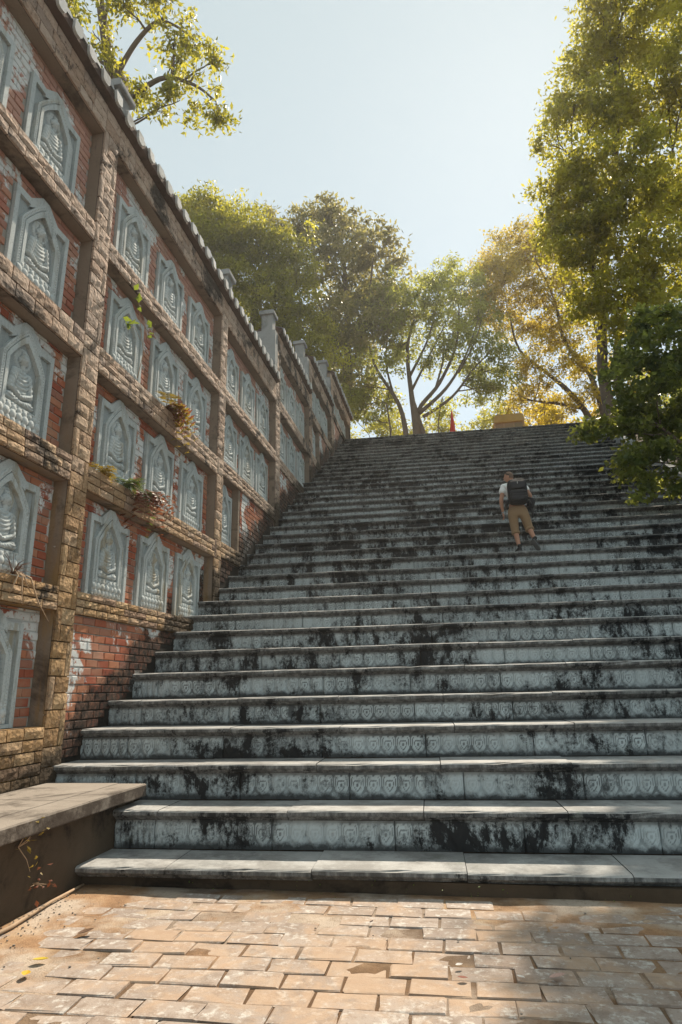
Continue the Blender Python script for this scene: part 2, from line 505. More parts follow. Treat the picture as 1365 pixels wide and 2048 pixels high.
def tread_mesh(L, D, seed):
    rs = random.Random(seed)
    prof = [(0.0, -0.042), (0.004, -0.014), (0.018, -0.004), (0.04, 0.0), (D, 0.0), (D, -0.088), (0.075, -0.088), (0.066, -0.076), (0.045, -0.068), (0.035, -0.056), (0.012, -0.053)]
    nx = 9
    v, f = [], []
    m = len(prof)
    for i in range(nx + 1):
        x = L * i / nx
        for j, (y, z) in enumerate(prof):
            chip = 0
            if j in (0, 1, 2, 10): chip = abs(rs.gauss(0, 0.0035)) + (0.012 if rs.random() < 0.06 else 0)
            e = 0.004 if i in (0, nx) else 0
            v.append((min(max(x, 0.003), L - 0.003), y + chip + (e if j < 4 else 0), z - (chip * 0.5 if j in (1, 2) else 0)))
    for i in range(nx):
        for j in range(m):
            j2 = (j + 1) % m
            f.append((i * m + j, (i + 1) * m + j, (i + 1) * m + j2, i * m + j2))
    f.append(tuple(range(m - 1, -1, -1)))
    f.append(tuple(nx * m + j for j in range(m)))
    return mesh('tread_slab', v, f, M_TREAD)

def petal_height(u, v):
    """shield shaped lotus petal with inner rings, u in -1..1, v in 0..1 (1 = top)"""
    def inside(s, vc=0.54):
        x, y = abs(u) / s / 0.96, (v - vc) / s + vc
        if x >= 1: return 0.0
        top = 0.76 + 0.20 * math.sqrt(max(0.0, 1 - ((x - 0.5) / 0.5) ** 2))
        bot = 0.02 + 0.46 * x ** 1.3
        d = min((top - y) * 1.0, (y - bot) * 0.8, (1 - x) * 0.55)
        return max(0.0, min(1.0, d / 0.055))
    h = 0.014 * inside(1.0) - 0.007 * inside(0.86) + 0.007 * inside(0.76) - 0.006 * inside(0.52) + 0.008 * inside(0.40) - 0.005 * inside(0.20)
    return h

def groove(me, H, nw, gain):
    """stores how deep each point lies in a carved groove (dirt gathers there)"""
    A = np.array(H).reshape(-1, nw)
    Pd = np.pad(A, 2, mode='edge')
    B = sum(Pd[2 + i:2 + i + A.shape[0], 2 + j:2 + j + A.shape[1]] for i in range(-2, 3) for j in range(-2, 3)) / 25.0
    g = np.clip((B - A) * gain, 0, 1).ravel()
    at = me.attributes.new('groove', 'FLOAT', 'POINT')
    full = np.zeros(len(me.vertices), dtype=np.float32)
    full[:len(g)] = g
    at.data.foreach_set('value', full)

def riser_mesh(L, hgt, npet, seed):
    rs = random.Random(seed)
    px = 15
    nx, nz = npet * px, 16
    v, f, HH = [], [], []
    for j in range(nz + 1):
        for i in range(nx + 1):
            x = L * i / nx
            z = hgt * j / nz
            u = ((i % px) / px) * 2 - 1 if i < nx else 1.0
            vv = (z / hgt - 0.015) / 0.96
            h = petal_height(u, vv) if 0 < vv < 1 else 0.0
            HH.append(h)
            if j == nz: h = 0.012
            if i in (0, nx): h = -0.012
            v.append((min(max(x, 0.002), L - 0.002), -h - rs.random() * 0.0012, z))
    w = nx + 1
    for j in range(nz):
        for i in range(nx):
            f.append((j * w + i, j * w + i + 1, (j + 1) * w + i + 1, (j + 1) * w + i))
    b = len(v)
    v += [(0.002, 0.08, 0), (L - 0.002, 0.08, 0), (L - 0.002, 0.08, hgt), (0.002, 0.08, hgt)]
    f += [(b, 0, nz * w, b + 3), (nx, b + 1, b + 2, nz * w + nx)]
    me = mesh('riser_slab', v, f, M_RISER, True)
    groove(me, HH, nx + 1, 560)
    return me

TL, RL = 1.24, 1.13
TREADS = [tread_mesh(TL, 0.66, 100 + i) for i in range(5)]
RISERS = [riser_mesh(RL, 0.235, 7, 200 + i) for i in range(3)]
XR = 6.05
MAXP = 296
n_t = n_r = 0
far_t, far_r = MB(), MB()
core = MB()
for n, (ny, nz) in enumerate(zip(NY, NZ)):
    zlow = GZ if n == 0 else NZ[n - 1]
    d_next = (NY[n + 1] - ny if n + 1 < len(NY) else 0.6)
    x0 = -3.325 if n < 2 else -4.55
    rh = nz - 0.088 - zlow
    # treads
    x = x0 + (0 if n < 2 else U(-0.0, 0.0))
    first = U(0.35, 1.0) * TL
    while x < XR - 0.05:
        L = min(first, XR - x) if first else min(TL, XR - x)
        first = None
        if XR - x - L < 0.3: L = XR - x
        yy = ny + SKEW * x
        sy = (d_next + 0.045) / 0.66
        if n_t < MAXP:
            o = link('tread_slab', random.choice(TREADS), stair, (0, 0, 0), (U(-.004, .004), U(-.003, .003), TH + U(-.002, .002)), (L / TL, sy, 1))
            place_on_stair(o, x, yy + U(-0.006, 0.006), nz + U(-0.004, 0.004))
            n_t += 1
        else:
            pr = [(0.0, -0.05), (0.018, -0.004), (0.04, 0.0), (0.64, 0.0), (0.64, -0.1), (0.07, -0.1), (0.035, -0.064)]
            k = len(far_t.v)
            q = [(x + 0.003 + t * (L - 0.006), yy + SKEW * t * L + a * sy, nz + b) for t in (0, 1) for a, b in pr]
            m = len(pr)
            far_t.add([(a, b - NY[0], c - GZ) for a, b, c in q], [tuple(range(m - 1, -1, -1)), tuple(range(m, 2 * m))] + [(i, m + i, m + (i + 1) % m, (i + 1) % m) for i in range(m)])
        x += L
    # risers
    x = x0
    first = U(0.3, 1.0) * RL
    if n == 0:
        core.box(x0, XR, 0.075 - 0.03, 0.3, 0.0, rh)
    while x < XR - 0.05 and n > 0:
        L = min(first, XR - x) if first else min(RL, XR - x)
        first = None
        if XR - x - L < 0.25: L = XR - x
        yy = ny + SKEW * x + 0.07
        if n_r < MAXP:
            o = link('riser_slab', random.choice(RISERS), stair, (0, 0, 0), (0, 0, TH), (L / RL, 1, (rh - 0.004) / 0.235))
            place_on_stair(o, x, yy + U(-0.004, 0.004), zlow + 0.002)
            n_r += 1
        else:
            q = [(x + a * L, yy + SKEW * a * L + b, zlow + c * rh) for a, b, c in ((.004, 0, 0), (.996, 0, 0), (.996, 0, 1), (.004, 0, 1), (.004, .06, 0), (.996, .06, 0), (.996, .06, 1), (.004, .06, 1))]
            far_r.add([(a, b - NY[0], c - GZ) for a, b, c in q], [(0, 1, 2, 3), (0, 3, 7, 4), (1, 5, 6, 2)])
        x += L
    # dark bedding behind the slabs
    y0 = ny + 0.13
    core.add([(a, ny + SKEW * a + b - NY[0], c - GZ) for a, b, c in
              ((x0, .125, zlow - .4), (XR, .125, zlow - .4), (XR, .125, nz - .089), (x0, .125, nz - .089), (XR, d_next + .2, nz - .089), (x0, d_next + .2, nz - .089))],
             [(0, 1, 2, 3), (3, 2, 4, 5)])
prop(far_t.build('tread_slab', M_TREAD, stair), 'thin grey treads of the highest steps', kind='stuff')
prop(far_r.build('riser_slab', M_TREAD, stair), 'dark risers of the highest steps', kind='stuff')
core.build('bedding', M_STAIRBED if 'M_STAIRBED' in globals() else M_RENDER, stair)
# side kerb on the right of the flight
kb = MB()
pts = [(NY[i] + SKEW * 6.2, NZ[i]) for i in range(len(NY))]
for i in range(0, len(NY) - 1):
    y0, y1 = NY[i] + SKEW * 6.2, NY[i + 1] + SKEW * 6.2
    kb.prism([(y0 - NY[0], NZ[i] - 0.7 - GZ), (y1 - NY[0], NZ[i + 1] - 0.7 - GZ), (y1 - NY[0], NZ[i + 1] + 0.12 - GZ), (y0 - NY[0], NZ[i] + 0.12 - GZ)], XR + 0.003, XR + 0.35, 'x')
kb.build('side_kerb', M_PIER, stair)
# plaza behind the last step
pz = MB().box(-4.9, 6.4, 26.15, 46, NZ_TOP - 0.30, NZ_TOP - 0.006)
prop(pz.build('plaza', M_SAND), 'pale plaza at the head of the stairs', 'plaza', kind='structure')

# ------------------------------------------------------------------ paving in front
pav = empty('pavement', (0, 3.5, GZ))
prop(pav, 'sandy block paving in front of the lowest step', 'pavement', kind='structure')
def vnoise(x, y, s):
    return (math.sin(x * 2.1 * s + 1.3 * math.sin(y * 1.7 * s)) + math.sin(y * 2.6 * s + 1.9 * math.sin(x * 1.3 * s + 1.0)) + math.sin((x + y) * 3.7 * s + 2.0)) / 3
def sand_sheet():
    xs = np.arange(-3.75, 6.2, 0.045)
    ys = np.arange(1.0, 5.75, 0.045)
    v = []
    for y in ys:
        for x in xs:
            up = max(0.0, min(1.0, (y - 4.0) / 1.2)) * 0.010
            left = max(0.0, min(1.0, (-2.2 - x) / 0.8)) * 0.012
            right = max(0.0, min(1.0, (x - 0.2) / 1.5)) * 0.006
            v.append((x, y - 3.5, -0.009 + up * 0.75 + left + right + 0.0045 * vnoise(x, y, 1.3) + 0.003 * vnoise(x + 4, y, 4.1) + 0.0015 * random.random()))
    n = len(xs)
    f = [(j * n + i, j * n + i + 1, (j + 1) * n + i + 1, (j + 1) * n + i) for j in range(len(ys) - 1) for i in range(n - 1)]
    return mesh('dust_bed', v, f, M_SAND, True)
prop(link('dust_bed', sand_sheet(), pav), 'ochre dust lying in the joints and over the blocks', kind='stuff')
prop(link('ground', mesh('ground', [(-60, -60, GZ - 0.03), (60, -60, GZ - 0.03), (60, 5.7, GZ - 0.03), (-60, 5.7, GZ - 0.03)], [(0, 1, 2, 3)], M_SAND)),
     'ochre soil around the paving', 'ground', kind='structure')

def chamfer_block(name, sx, sy, sz, c, jit, mat, seed, grid=1):
    """block with a worn, chamfered top; top at z = 0"""
    rs = random.Random(seed)
    def J(a): return rs.gauss(0, a)
    lo = [(-sx / 2, -sy / 2), (sx / 2, -sy / 2), (sx / 2, sy / 2), (-sx / 2, sy / 2)]
    v = [(x, y, -sz) for x, y in lo]
    v += [(x + J(jit), y + J(jit), -c * 0.8 + J(jit * .3)) for x, y in lo]
    v += [(x - math.copysign(c, x) + J(jit), y - math.copysign(c, y) + J(jit), J(jit * 0.5)) for x, y in lo]
    f = [(8, 9, 10, 11)]
    for a in (0, 4):
        f += [(a + i, a + (i + 1) % 4, a + 4 + (i + 1) % 4, a + 4 + i) for i in range(4)]
    return mesh(name, v, f, mat)
PL, PW = 0.355, 0.195
PAVERS = [chamfer_block('paver', PL - 0.016, PW - 0.014, 0.07, 0.006, 0.006, M_PAVER, 300 + i) for i in range(9)]
PANG = rad(1.6)
count = 0
cells = []
for r in range(-2, 15):
    y = 3.05 + r * PW
    for c in range(-14, 22):
        x = c * PL + (0.5 * PL if r % 2 else 0.0) + vnoise(r * 1.7, 0, 1) * 0.05
        wx, wy = x * math.cos(PANG) - (y - 3) * math.sin(PANG), 3 + x * math.sin(PANG) + (y - 3) * math.cos(PANG)
        if -3.45 < wx < 3.9 and 2.3 < wy < 5.50 + SKEW * wx:
            cells.append((wx, wy))
cells.sort(key=lambda q: q[0] ** 2 * 0.6 + q[1] ** 2 - (0 if abs(q[0] + 0.5 - (q[1] - 3.4) * 0.0) < 2.6 else -8))
for wx, wy in cells[:298]:
    o = link('paver', random.choice(PAVERS), pav, (wx, wy - 3.5, U(-0.003, 0.0055)), (U(-.012, .012), U(-.008, .008), PANG + U(-.018, .018) + (math.pi if random.random() < .5 else 0)))

# ------------------------------------------------------------------ ledge at the foot of the wall
X0 = -4.31
ledge = empty('stone_ledge', (-3.7, 4.5, GZ))
prop(ledge, 'low rendered ledge with grey slab top along the wall foot', 'ledge')
LX, LYE, LZ = -3.20, 6.38, 0.92
def rel(o, p): o.location = Vector(o.location) - Vector(p.location); return o
b = MB().box(-4.36, LX - 0.13, 0.2, LYE, GZ - 0.3, LZ - 0.115)
rel(b.build('rendered_base', M_RENDER, ledge), ledge)
yy = 0.2
for yl in (1.4, 2.75, 4.05, 5.36, LYE):
    for xa, xb in ((-4.30, -3.50), (-3.496, LX)):
        q = MB()
        w = xb - xa
        q.prism([(xa, LZ - 0.115), (xb - 0.004, LZ - 0.115), (xb, LZ - 0.105), (xb, LZ - 0.012), (xb - 0.012, LZ), (xa, LZ)], yy + 0.003, yl - 0.003, 'y')
        o = rel(q.build('slab', M_LEDGE, ledge), ledge)
        o.location.z += U(-0.004, 0.004)
    yy = yl

# ------------------------------------------------------------------ relief wall
wall = empty('relief_wall', (X0, 6.0, GZ))
prop(wall, 'tall stepped wall of tan stone frames, red brick and blue grey carved panels', 'wall')
WO = Vector((X0, 6.0, GZ))
def wl(x, y, z): return (x - WO.x, y - WO.y, z - WO.z)

POSTS = [(1.8, 2.15), (6.24, 6.59), (10.76, 11.08), (14.75, 15.13), (18.72, 19.08), (22.6, 23.05), (27.0, 27.28)]
BAYS = [(POSTS[i][1], POSTS[i + 1][0]) for i in range(6)]
TOPZ = [9.77, 9.77, 9.77, 11.37, 12.70, 14.20]
# (bottom, top, courses) from the top down
BEAMS = [
    [(9.31, 9.77, 3), (7.53, 7.80, 2), (5.83, 6.18, 2), (4.21, 4.52, 3), (2.70, 2.97, 3), (0.90, 1.49, 5)],
    [(9.31, 9.77, 3), (7.53, 7.80, 2), (5.83, 6.18, 3), (4.21, 4.52, 3), (2.70, 2.97, 3)],
    [(9.25, 9.77, 3), (7.53, 7.80, 2), (5.92, 6.22, 3), (4.27, 4.57, 3)],
    [(10.92, 11.37, 3), (9.14, 9.44, 2), (7.47, 7.77, 3)],
    [(12.25, 12.70, 3), (10.66, 10.95, 2), (9.09, 9.38, 2)],
    [(13.72, 14.20, 3), (12.37, 12.65, 2)],
]
def stair_z(y): return NZ[0] + (y - NY[0] + SKEW * 4.3) * 0.598
BACK = X0 - 0.62
COREF = X0 - 0.035        # front of concrete cores, stones stand proud of it
INF = X0 - 0.20           # front of recessed brick infill
FLUSH = X0 - 0.045        # front of brickwork close to the steps

def stone_mesh(sy, sz, seed):
    """rock faced stone: y and z centred, face towards +x, back at x = 0"""
    rs = random.Random(seed)
    ny_, nz_ = 4, 3
    v, f = [], []
    for j in range(nz_ + 1):
        for i in range(ny_ + 1):
            edge = i in (0, ny_) or j in (0, nz_)
            x = 0.030 + rs.uniform(-0.004, 0.004) if edge else 0.038 + rs.uniform(-0.008, 0.010)
            v.append((x, sy * (i / ny_ - .5) + (0 if edge else rs.uniform(-.012, .012)), sz * (j / nz_ - .5) + (0 if edge else rs.uniform(-.01, .01))))
    w = ny_ + 1
    for j in range(nz_):
        for i in range(ny_):
            f.append((j * w + i, j * w + i + 1, (j + 1) * w + i + 1, (j + 1) * w + i))
    rim = [i for i in range(w)] + [j * w + ny_ for j in range(1, nz_ + 1)] + [nz_ * w + i for i in range(ny_ - 1, -1, -1)] + [j * w for j in range(nz_ - 1, 0, -1)]
    base = len(v)
    for i in rim: v.append((-0.004, v[i][1], v[i][2]))
    m = len(rim)
    f += [(rim[k], base + k, base + (k + 1) % m, rim[(k + 1) % m]) for k in range(m)]
    return mesh('facing_stone', v, f, M_FACING)
STONES = [stone_mesh(1.0, 1.0, 400 + i) for i in range(10)]
stone_jobs = []            # (distance, parent, y, z, size y, size z)
def add_stone(parent, y, z, sy, sz):
    seen = dist_eye(X0, y, z) + (30 if y < 3.6 else 0)
    stone_jobs.append((seen / max(0.05, sy * sz) ** 0.2, parent, y, z, sy, sz))

beam_spans = []
for b_i, ((y0, y1), lev) in enumerate(zip(BAYS, BEAMS)):
    for k, (z0, z1, nc) in enumerate(lev):
        ye = y1
        if (b_i, k) == (2, 3): ye = 12.2
        if (b_i, k) == (4, 2): ye = 20.42
        cb = MB().box(BACK, COREF, y0 + 0.001, ye - 0.001, z0, z1)
        o = link('beam', cb.mesh('beam', M_CONC), wall)
        o.location = wl(0, 0, 0)
        hh = (z1 - z0) / nc
        for c in range(nc):
            y = y0
            first = U(0.12, 0.3)
            while y < ye - 0.02:
                L = first if first else U(0.25, 0.34)
                first = None
                L = min(L, ye - y)
                if ye - y - L < 0.10: L = ye - y
                if z0 + c * hh > stair_z(y) - 0.25: add_stone(o, y + L / 2, z0 + (c + 0.5) * hh, L - 0.015, hh - 0.014)
                y += L
for p_i, (y0, y1) in enumerate(POSTS):
    zt = TOPZ[min(p_i, 5)] if p_i else 9.77
    zb = max(0.6, stair_z(y0) - 0.6)
    o = link('post', MB().box(BACK - 0.002, COREF + 0.001, y0, y1, zb, zt).mesh('post', M_CONC), wall, wl(0, 0, 0))
    z = zt
    flip = False
    w = y1 - y0
    while z > zb + 0.1:
        h = U(0.34, 0.40)
        a = 0.72 * w
        if random.random() < 0.25:
            add_stone(o, (y0 + y1) / 2, z - h / 4, w - 0.010, h / 2 - 0.014); z -= h / 2
            continue
        if flip:
            add_stone(o, y0 + a / 2, z - h * .25, a - 0.013, h / 2 - 0.014)
            add_stone(o, y0 + a / 2, z - h * .75, a - 0.013, h / 2 - 0.014)
            add_stone(o, y0 + a + (w - a) / 2, z - h / 2, w - a - 0.013, h - 0.014)
        else:
            add_stone(o, y0 + (w - a) / 2, z - h / 2, w - a - 0.013, h - 0.014)
            add_stone(o, y0 + (w - a) + a / 2, z - h * .25, a - 0.013, h / 2 - 0.014)
            add_stone(o, y0 + (w - a) + a / 2, z - h * .75, a - 0.013, h / 2 - 0.014)
        flip = not flip
        z -= h
stone_jobs.sort(key=lambda t: t[0])
far_s = MB()
sv = [np.array([v.co[:] for v in m.vertices]) for m in STONES]
sf = [[tuple(p.vertices) for p in m.polygons] for m in STONES]
for i, (d, par, y, z, sy, sz) in enumerate(stone_jobs):
    k = random.randrange(10)
    if i < 298:
        link('facing_stone', STONES[k], par, (COREF, y, z), (0, 0, 0), (1, sy, sz))
    else:
        far_s.add(sv[k] * np.array((1, sy, sz)) + np.array((COREF, y, z)), sf[k])
o = far_s.build('facing_stone', M_FACING, wall)
o.location = wl(0, 0, 0)
prop(o, 'smaller looking facing stones of the farther frames', kind='stuff')

# ---- carved panels
PWD, PSH, PPK = 0.96, 1.13, 1.29
def arch(hw, hs, hp, n=6):
    """half outline of the pointed arch from the foot up to the peak, then down again"""
    L = [(-hw, 0.05), (-hw, hs)]
    for i in range(1, n):
        t = i / n
        L.append((-hw * (1 - t) ** 0.86, hs + (hp - hs) * (t ** 0.92)))
    return L + [(0, hp)] + [(-x, y) for x, y in reversed(L)]
def ring(mb, A, B, xa, xb):
    """raised band between two outlines of equal length; front at xb, sides down to xa (x is out of the wall)"""
    n = len(A)
    v = [(xb, u, w) for u, w in A] + [(xb, u, w) for u, w in B] + [(xa, u, w) for u, w in A] + [(xa, u, w) for u, w in B]
    f = []
    for i in range(n - 1):
        f += [(i + 1, i, n + i, n + i + 1), (i, i + 1, 2 * n + i + 1, 2 * n + i), (n + i + 1, n + i, 3 * n + i, 3 * n + i + 1)]
    mb.add(v, f)
def panel_body():
    m = MB()
    out = [(-PWD / 2, 0), (PWD / 2, 0), (PWD / 2, PSH), (0.24, PSH), (0.06, PPK), (-0.06, PPK), (-0.24, PSH), (-PWD / 2, PSH)]
    m.prism(out, -0.12, -0.045, 'x')                                     # sunk field
    t = 0.062
    for s in (-1, 1):
        a, b_ = sorted((s * PWD / 2, s * (PWD / 2 - t)))
        m.prism([(a, 0.0), (b_, 0.0), (b_, PSH), (a, PSH)], -0.05, 0.02, 'x')
        x1, x2 = s * (PWD / 2 - t - 0.001), s * 0.245
        q = [(x1, PSH - 0.085), (x2, PSH - 0.085), (x2, PSH), (x1, PSH)]
        q2 = [(s * 0.245, PSH - 0.12), (0, PPK - 0.12), (0, PPK), (s * 0.06, PPK), (s * 0.245, PSH)]
        for poly in (q, q2):
            area = sum(poly[i][0] * poly[(i + 1) % len(poly)][1] - poly[(i + 1) % len(poly)][0] * poly[i][1] for i in range(len(poly)))
            m.prism(poly if area > 0 else poly[::-1], -0.05, 0.018, 'x')
    m.prism([(-PWD / 2 + t, 0.0), (PWD / 2 - t, 0.0), (PWD / 2 - t, 0.04), (-PWD / 2 + t, 0.04)], -0.05, 0.015, 'x')
    me = m.mesh('relief_panel', M_RELIEF)
    at = me.attributes.new('groove', 'FLOAT', 'POINT')
    full = np.zeros(len(me.vertices), dtype=np.float32)
    full[:16] = 0.7                                                        # grime on the sunk field
    at.data.foreach_set('value', full)
    return me
def arch_band():
    m = MB()
    A, B, C, D = arch(0.345, 0.80, 1.235), arch(0.300, 0.79, 1.165), arch(0.290, 0.785, 1.15), arch(0.245, 0.775, 1.06)
    ring(m, A, B, -0.05, 0.028)
    ring(m, B, C, -0.05, 0.004)
    ring(m, C, D, -0.05, 0.036)
    return m.mesh('pointed_arch', M_RELIEF)
def bead_row():
    m = MB()
    O_ = arch(0.322, 0.795, 1.20)
    acc = 0.0
    for (a, b), (c, d) in zip(O_[:-1], O_[1:]):
        L = math.hypot(c - a, d - b)
        while acc < L:
            t = acc / L
            u, w = a + (c - a) * t, b + (d - b) * t
            s = 0.011
            m.add([(0.026, u - s, w - s), (0.026, u + s, w - s), (0.026, u + s, w + s), (0.026, u - s, w + s), (0.042, u, w)], [(0, 1, 4), (1, 2, 4), (2, 3, 4), (3, 0, 4)])
            acc += 0.034
        acc -= L
    return m.mesh('bead_border', M_RELIEF)

def cap_d(u, v, a, b, r0, r1):
    ax, ay = a; bx, by = b
    dx, dy = bx - ax, by - ay
    t = max(0.0, min(1.0, ((u - ax) * dx + (v - ay) * dy) / (dx * dx + dy * dy)))
    r = r0 + (r1 - r0) * t
    d = math.hypot(u - ax - dx * t, v - ay - dy * t) / r
    return math.sqrt(1 - d * d) if d < 1 else 0.0
def ell_d(u, v, c, rx, ry):
    d = ((u - c[0]) / rx) ** 2 + ((v - c[1]) / ry) ** 2
    return math.sqrt(1 - d) if d < 1 else 0.0
def figure_height(u, v):
    """carved seated figure; u sideways in metres, v up in metres"""
    h = 0.0
    r = math.hypot(u, v - 0.845)
    h = max(h, 0.012 if r < 0.135 else 0.0)                               # halo
    if 0.105 < r < 0.118: h = max(h, 0.020)
    h = max(h, 0.060 * ell_d(u, v, (0, 0.58), 0.135, 0.17))               # chest
    for s in (-1, 1):
        h = max(h, 0.058 * cap_d(u, v, (s * 0.105, 0.665), (s * 0.150, 0.47), 0.055, 0.045))
        h = max(h, 0.066 * cap_d(u, v, (s * 0.150, 0.46), (s * 0.02, 0.40), 0.042, 0.032))
        h = max(h, 0.064 * ell_d(u, v, (s * 0.150, 0.345), 0.085, 0.058))   # knees
        h = max(h, 0.062 * cap_d(u, v, (s * 0.15, 0.345), (-s * 0.05, 0.318), 0.05, 0.035))
    h = max(h, 0.074 * ell_d(u, v, (0, 0.395), 0.045, 0.028))             # joined hands
    # robe folds
    if h > 0.02 and v < 0.70:
        rr = math.hypot(u * 1.2 + 0.03, (v - 0.78) * 0.9)
        if v > 0.43: h += 0.0055 * math.sin(rr * 150)
        else: h += 0.005 * math.sin(math.hypot(abs(u) - 0.15, v - 0.42) * 190)
    # neck, head, ears, top knot, face
    h = max(h, 0.050 * cap_d(u, v, (0, 0.72), (0, 0.77), 0.034, 0.032))
    hd = 0.078 * ell_d(u, v, (0, 0.835), 0.062, 0.078)
    if hd > 0:
        if v > 0.865: hd += 0.004 * math.sin(u * 260) * math.sin(v * 260)
        hd += 0.014 * cap_d(u, v, (0, 0.85), (0, 0.822), 0.008, 0.013)
        for s in (-1, 1):
            hd -= 0.008 * ell_d(u, v, (s * 0.024, 0.846), 0.016, 0.007)
        hd -= 0.006 * ell_d(u, v, (0, 0.797), 0.02, 0.005)
        h = max(h, hd)
    for s in (-1, 1): h = max(h, 0.045 * ell_d(u, v, (s * 0.064, 0.825), 0.012, 0.036))
    h = max(h, 0.058 * ell_d(u, v, (0, 0.915), 0.034, 0.035))
    return h
def lotus_height(u, v):
    h = 0.0
    for row, (vc, rv, n, amp, off) in enumerate(((0.085, 0.055, 7, 0.072, 0), (0.160, 0.055, 6, 0.080, 0.5), (0.232, 0.048, 7, 0.066, 0))):
        w = 0.60 / n
        for i in range(-1, n + 1):
            c = -0.30 + (i + 0.5 + off) * w
            if abs(c) > 0.30: continue
            e = ell_d(u, v, (c, vc), w * 0.56, rv)
            if e > 0: h = max(h, amp * (0.5 + 0.5 * e))
    h = max(h, 0.055 if 0.255 < v < 0.29 and abs(u) < 0.26 else 0.0)
    return h
def height_mesh(name, fn, u0, u1, v0, v1, nu, nv, keep):
    v, f, idx = [], [], {}
    H = {}
    for j in range(nv + 1):
        for i in range(nu + 1):
            u, w = u0 + (u1 - u0) * i / nu, v0 + (v1 - v0) * j / nv
            H[i, j] = (u, w, fn(u, w))
    def vid(i, j):
        if (i, j) not in idx:
            u, w, h = H[i, j]
            idx[i, j] = len(v)
            v.append((-0.047 + h, u, w))
        return idx[i, j]
    A = np.array([[H[i, j][2] for i in range(nu + 1)] for j in range(nv + 1)])
    Pd = np.pad(A, 2, mode='edge')
    B = sum(Pd[2 + a:2 + a + nv + 1, 2 + b:2 + b + nu + 1] for a in range(-2, 3) for b in range(-2, 3)) / 25.0
    G = np.clip((B - A) * 130, 0, 1)
    for j in range(nv):
        for i in range(nu):
            if max(H[i, j][2], H[i + 1, j][2], H[i, j + 1][2], H[i + 1, j + 1][2]) > keep:
                f.append((vid(i, j), vid(i + 1, j), vid(i + 1, j + 1), vid(i, j + 1)))
    me = mesh(name, v, f, M_RELIEF, True)
    at = me.attributes.new('groove', 'FLOAT', 'POINT')
    full = np.zeros(len(v), dtype=np.float32)
    for (i, j), q in idx.items(): full[q] = G[j, i]
    at.data.foreach_set('value', full)
    return me
ME_PANEL, ME_ARCH, ME_BEAD = panel_body(), arch_band(), bead_row()
ME_FIG = height_mesh('seated_figure', figure_height, -0.25, 0.25, 0.28, 1.0, 60, 84, 0.001)
ME_LOTUS = height_mesh('lotus_base', lotus_height, -0.34, 0.34, 0.03, 0.30, 70, 30, 0.001)

def add_panel(y0, y1, z0, scale):
    sy = (y1 - y0) / PWD
    p = link('relief_panel', ME_PANEL, wall, wl(INF + 0.031, (y0 + y1) / 2, z0), (U(-.006, .006), U(-.006, .006), U(-.008, .008)), (0.62, sy, scale))
    link('pointed_arch', ME_ARCH, p)
    prop(link('bead_border', ME_BEAD, p), kind='stuff')
    link('seated_figure', ME_FIG, p, (0.022, 0, 0), (0, 0, 0), (1.45, 1, 1))
    link('lotus_base', ME_LOTUS, p, (0.018, 0, 0), (0, 0, 0), (1.3, 1, 1))

def spread(y0, y1):
    g = (y1 - y0 - 3 * PWD) / 4
    return [(y0 + g * (i + 1) + PWD * i, y0 + g * (i + 1) + PWD * (i + 1)) for i in range(3)]
BP = [[(2.44, 3.40), (3.71, 4.67), (4.98, 5.94)], [(6.97, 7.93), (8.25, 9.21), (9.51, 10.47)], spread(*BAYS[2]), spread(*BAYS[3]), spread(*BAYS[4]), spread(*BAYS[5])]

# ---- bricks
def brick_mesh(seed):
    """unit brick in y and z, worn edges, face towards +x"""
    rs = random.Random(seed)
    c = 0.06
    def J(a): return rs.uniform(-a, a)
    lo = [(-.5, -.5), (.5, -.5), (.5, .5), (-.5, .5)]
    v = [(-0.02, a, b) for a, b in lo]
    v += [(0.006 + J(.002), a + J(.012), b + J(.03)) for a, b in lo]
    v += [(0.014 + J(.003), a * (1 - c) + J(.015), b * (1 - 2.2 * c) + J(.04)) for a, b in lo]
    f = [(8, 9, 10, 11)]
    for k in (0, 4): f += [(k + i, k + (i + 1) % 4, k + 4 + (i + 1) % 4, k + 4 + i) for i in range(4)]
    return mesh('brick', v, f, M_BRICK)
BRICKS = [brick_mesh(500 + i) for i in range(8)]
CH, BL = 0.098, 0.255
brick_jobs = []
def lay(parent, xf, y0, y1, z0, z1, holes, above=None, vertical=False):
    n = 0
    z = z0
    while z < z1 - 0.02:
        h = min(CH, z1 - z)
        zc = z + h / 2
        free = [(y0, y1)]
        for a, b, c, d in holes:
            if c < z + h * 0.8 and d > z + 0.01:
                nf = []
                for p, q in free:
                    if b <= p or a >= q: nf.append((p, q)); continue
                    if a > p + 0.02: nf.append((p, a))
                    if b < q - 0.02: nf.append((b, q))
                free = nf
        grid = y0 - (BL / 2 if n % 2 else 0) - 0.03
        for p, q in free:
            y = grid + math.floor((p - grid) / BL) * BL
            while y < q - 0.01:
                a, b = max(y, p), min(y + BL, q)
                if b - a > 0.04 and (above is None or zc > stair_z((a + b) / 2) - 0.12):
                    brick_jobs.append((dist_eye(X0, (a + b) / 2, zc) * (0.1 / max(0.03, b - a)) ** 0.25 + (30 if a < 3.6 else 0), parent, xf, (a + b) / 2, zc, b - a - 0.013, h - 0.014))
                y += BL
        z += CH
        n += 1
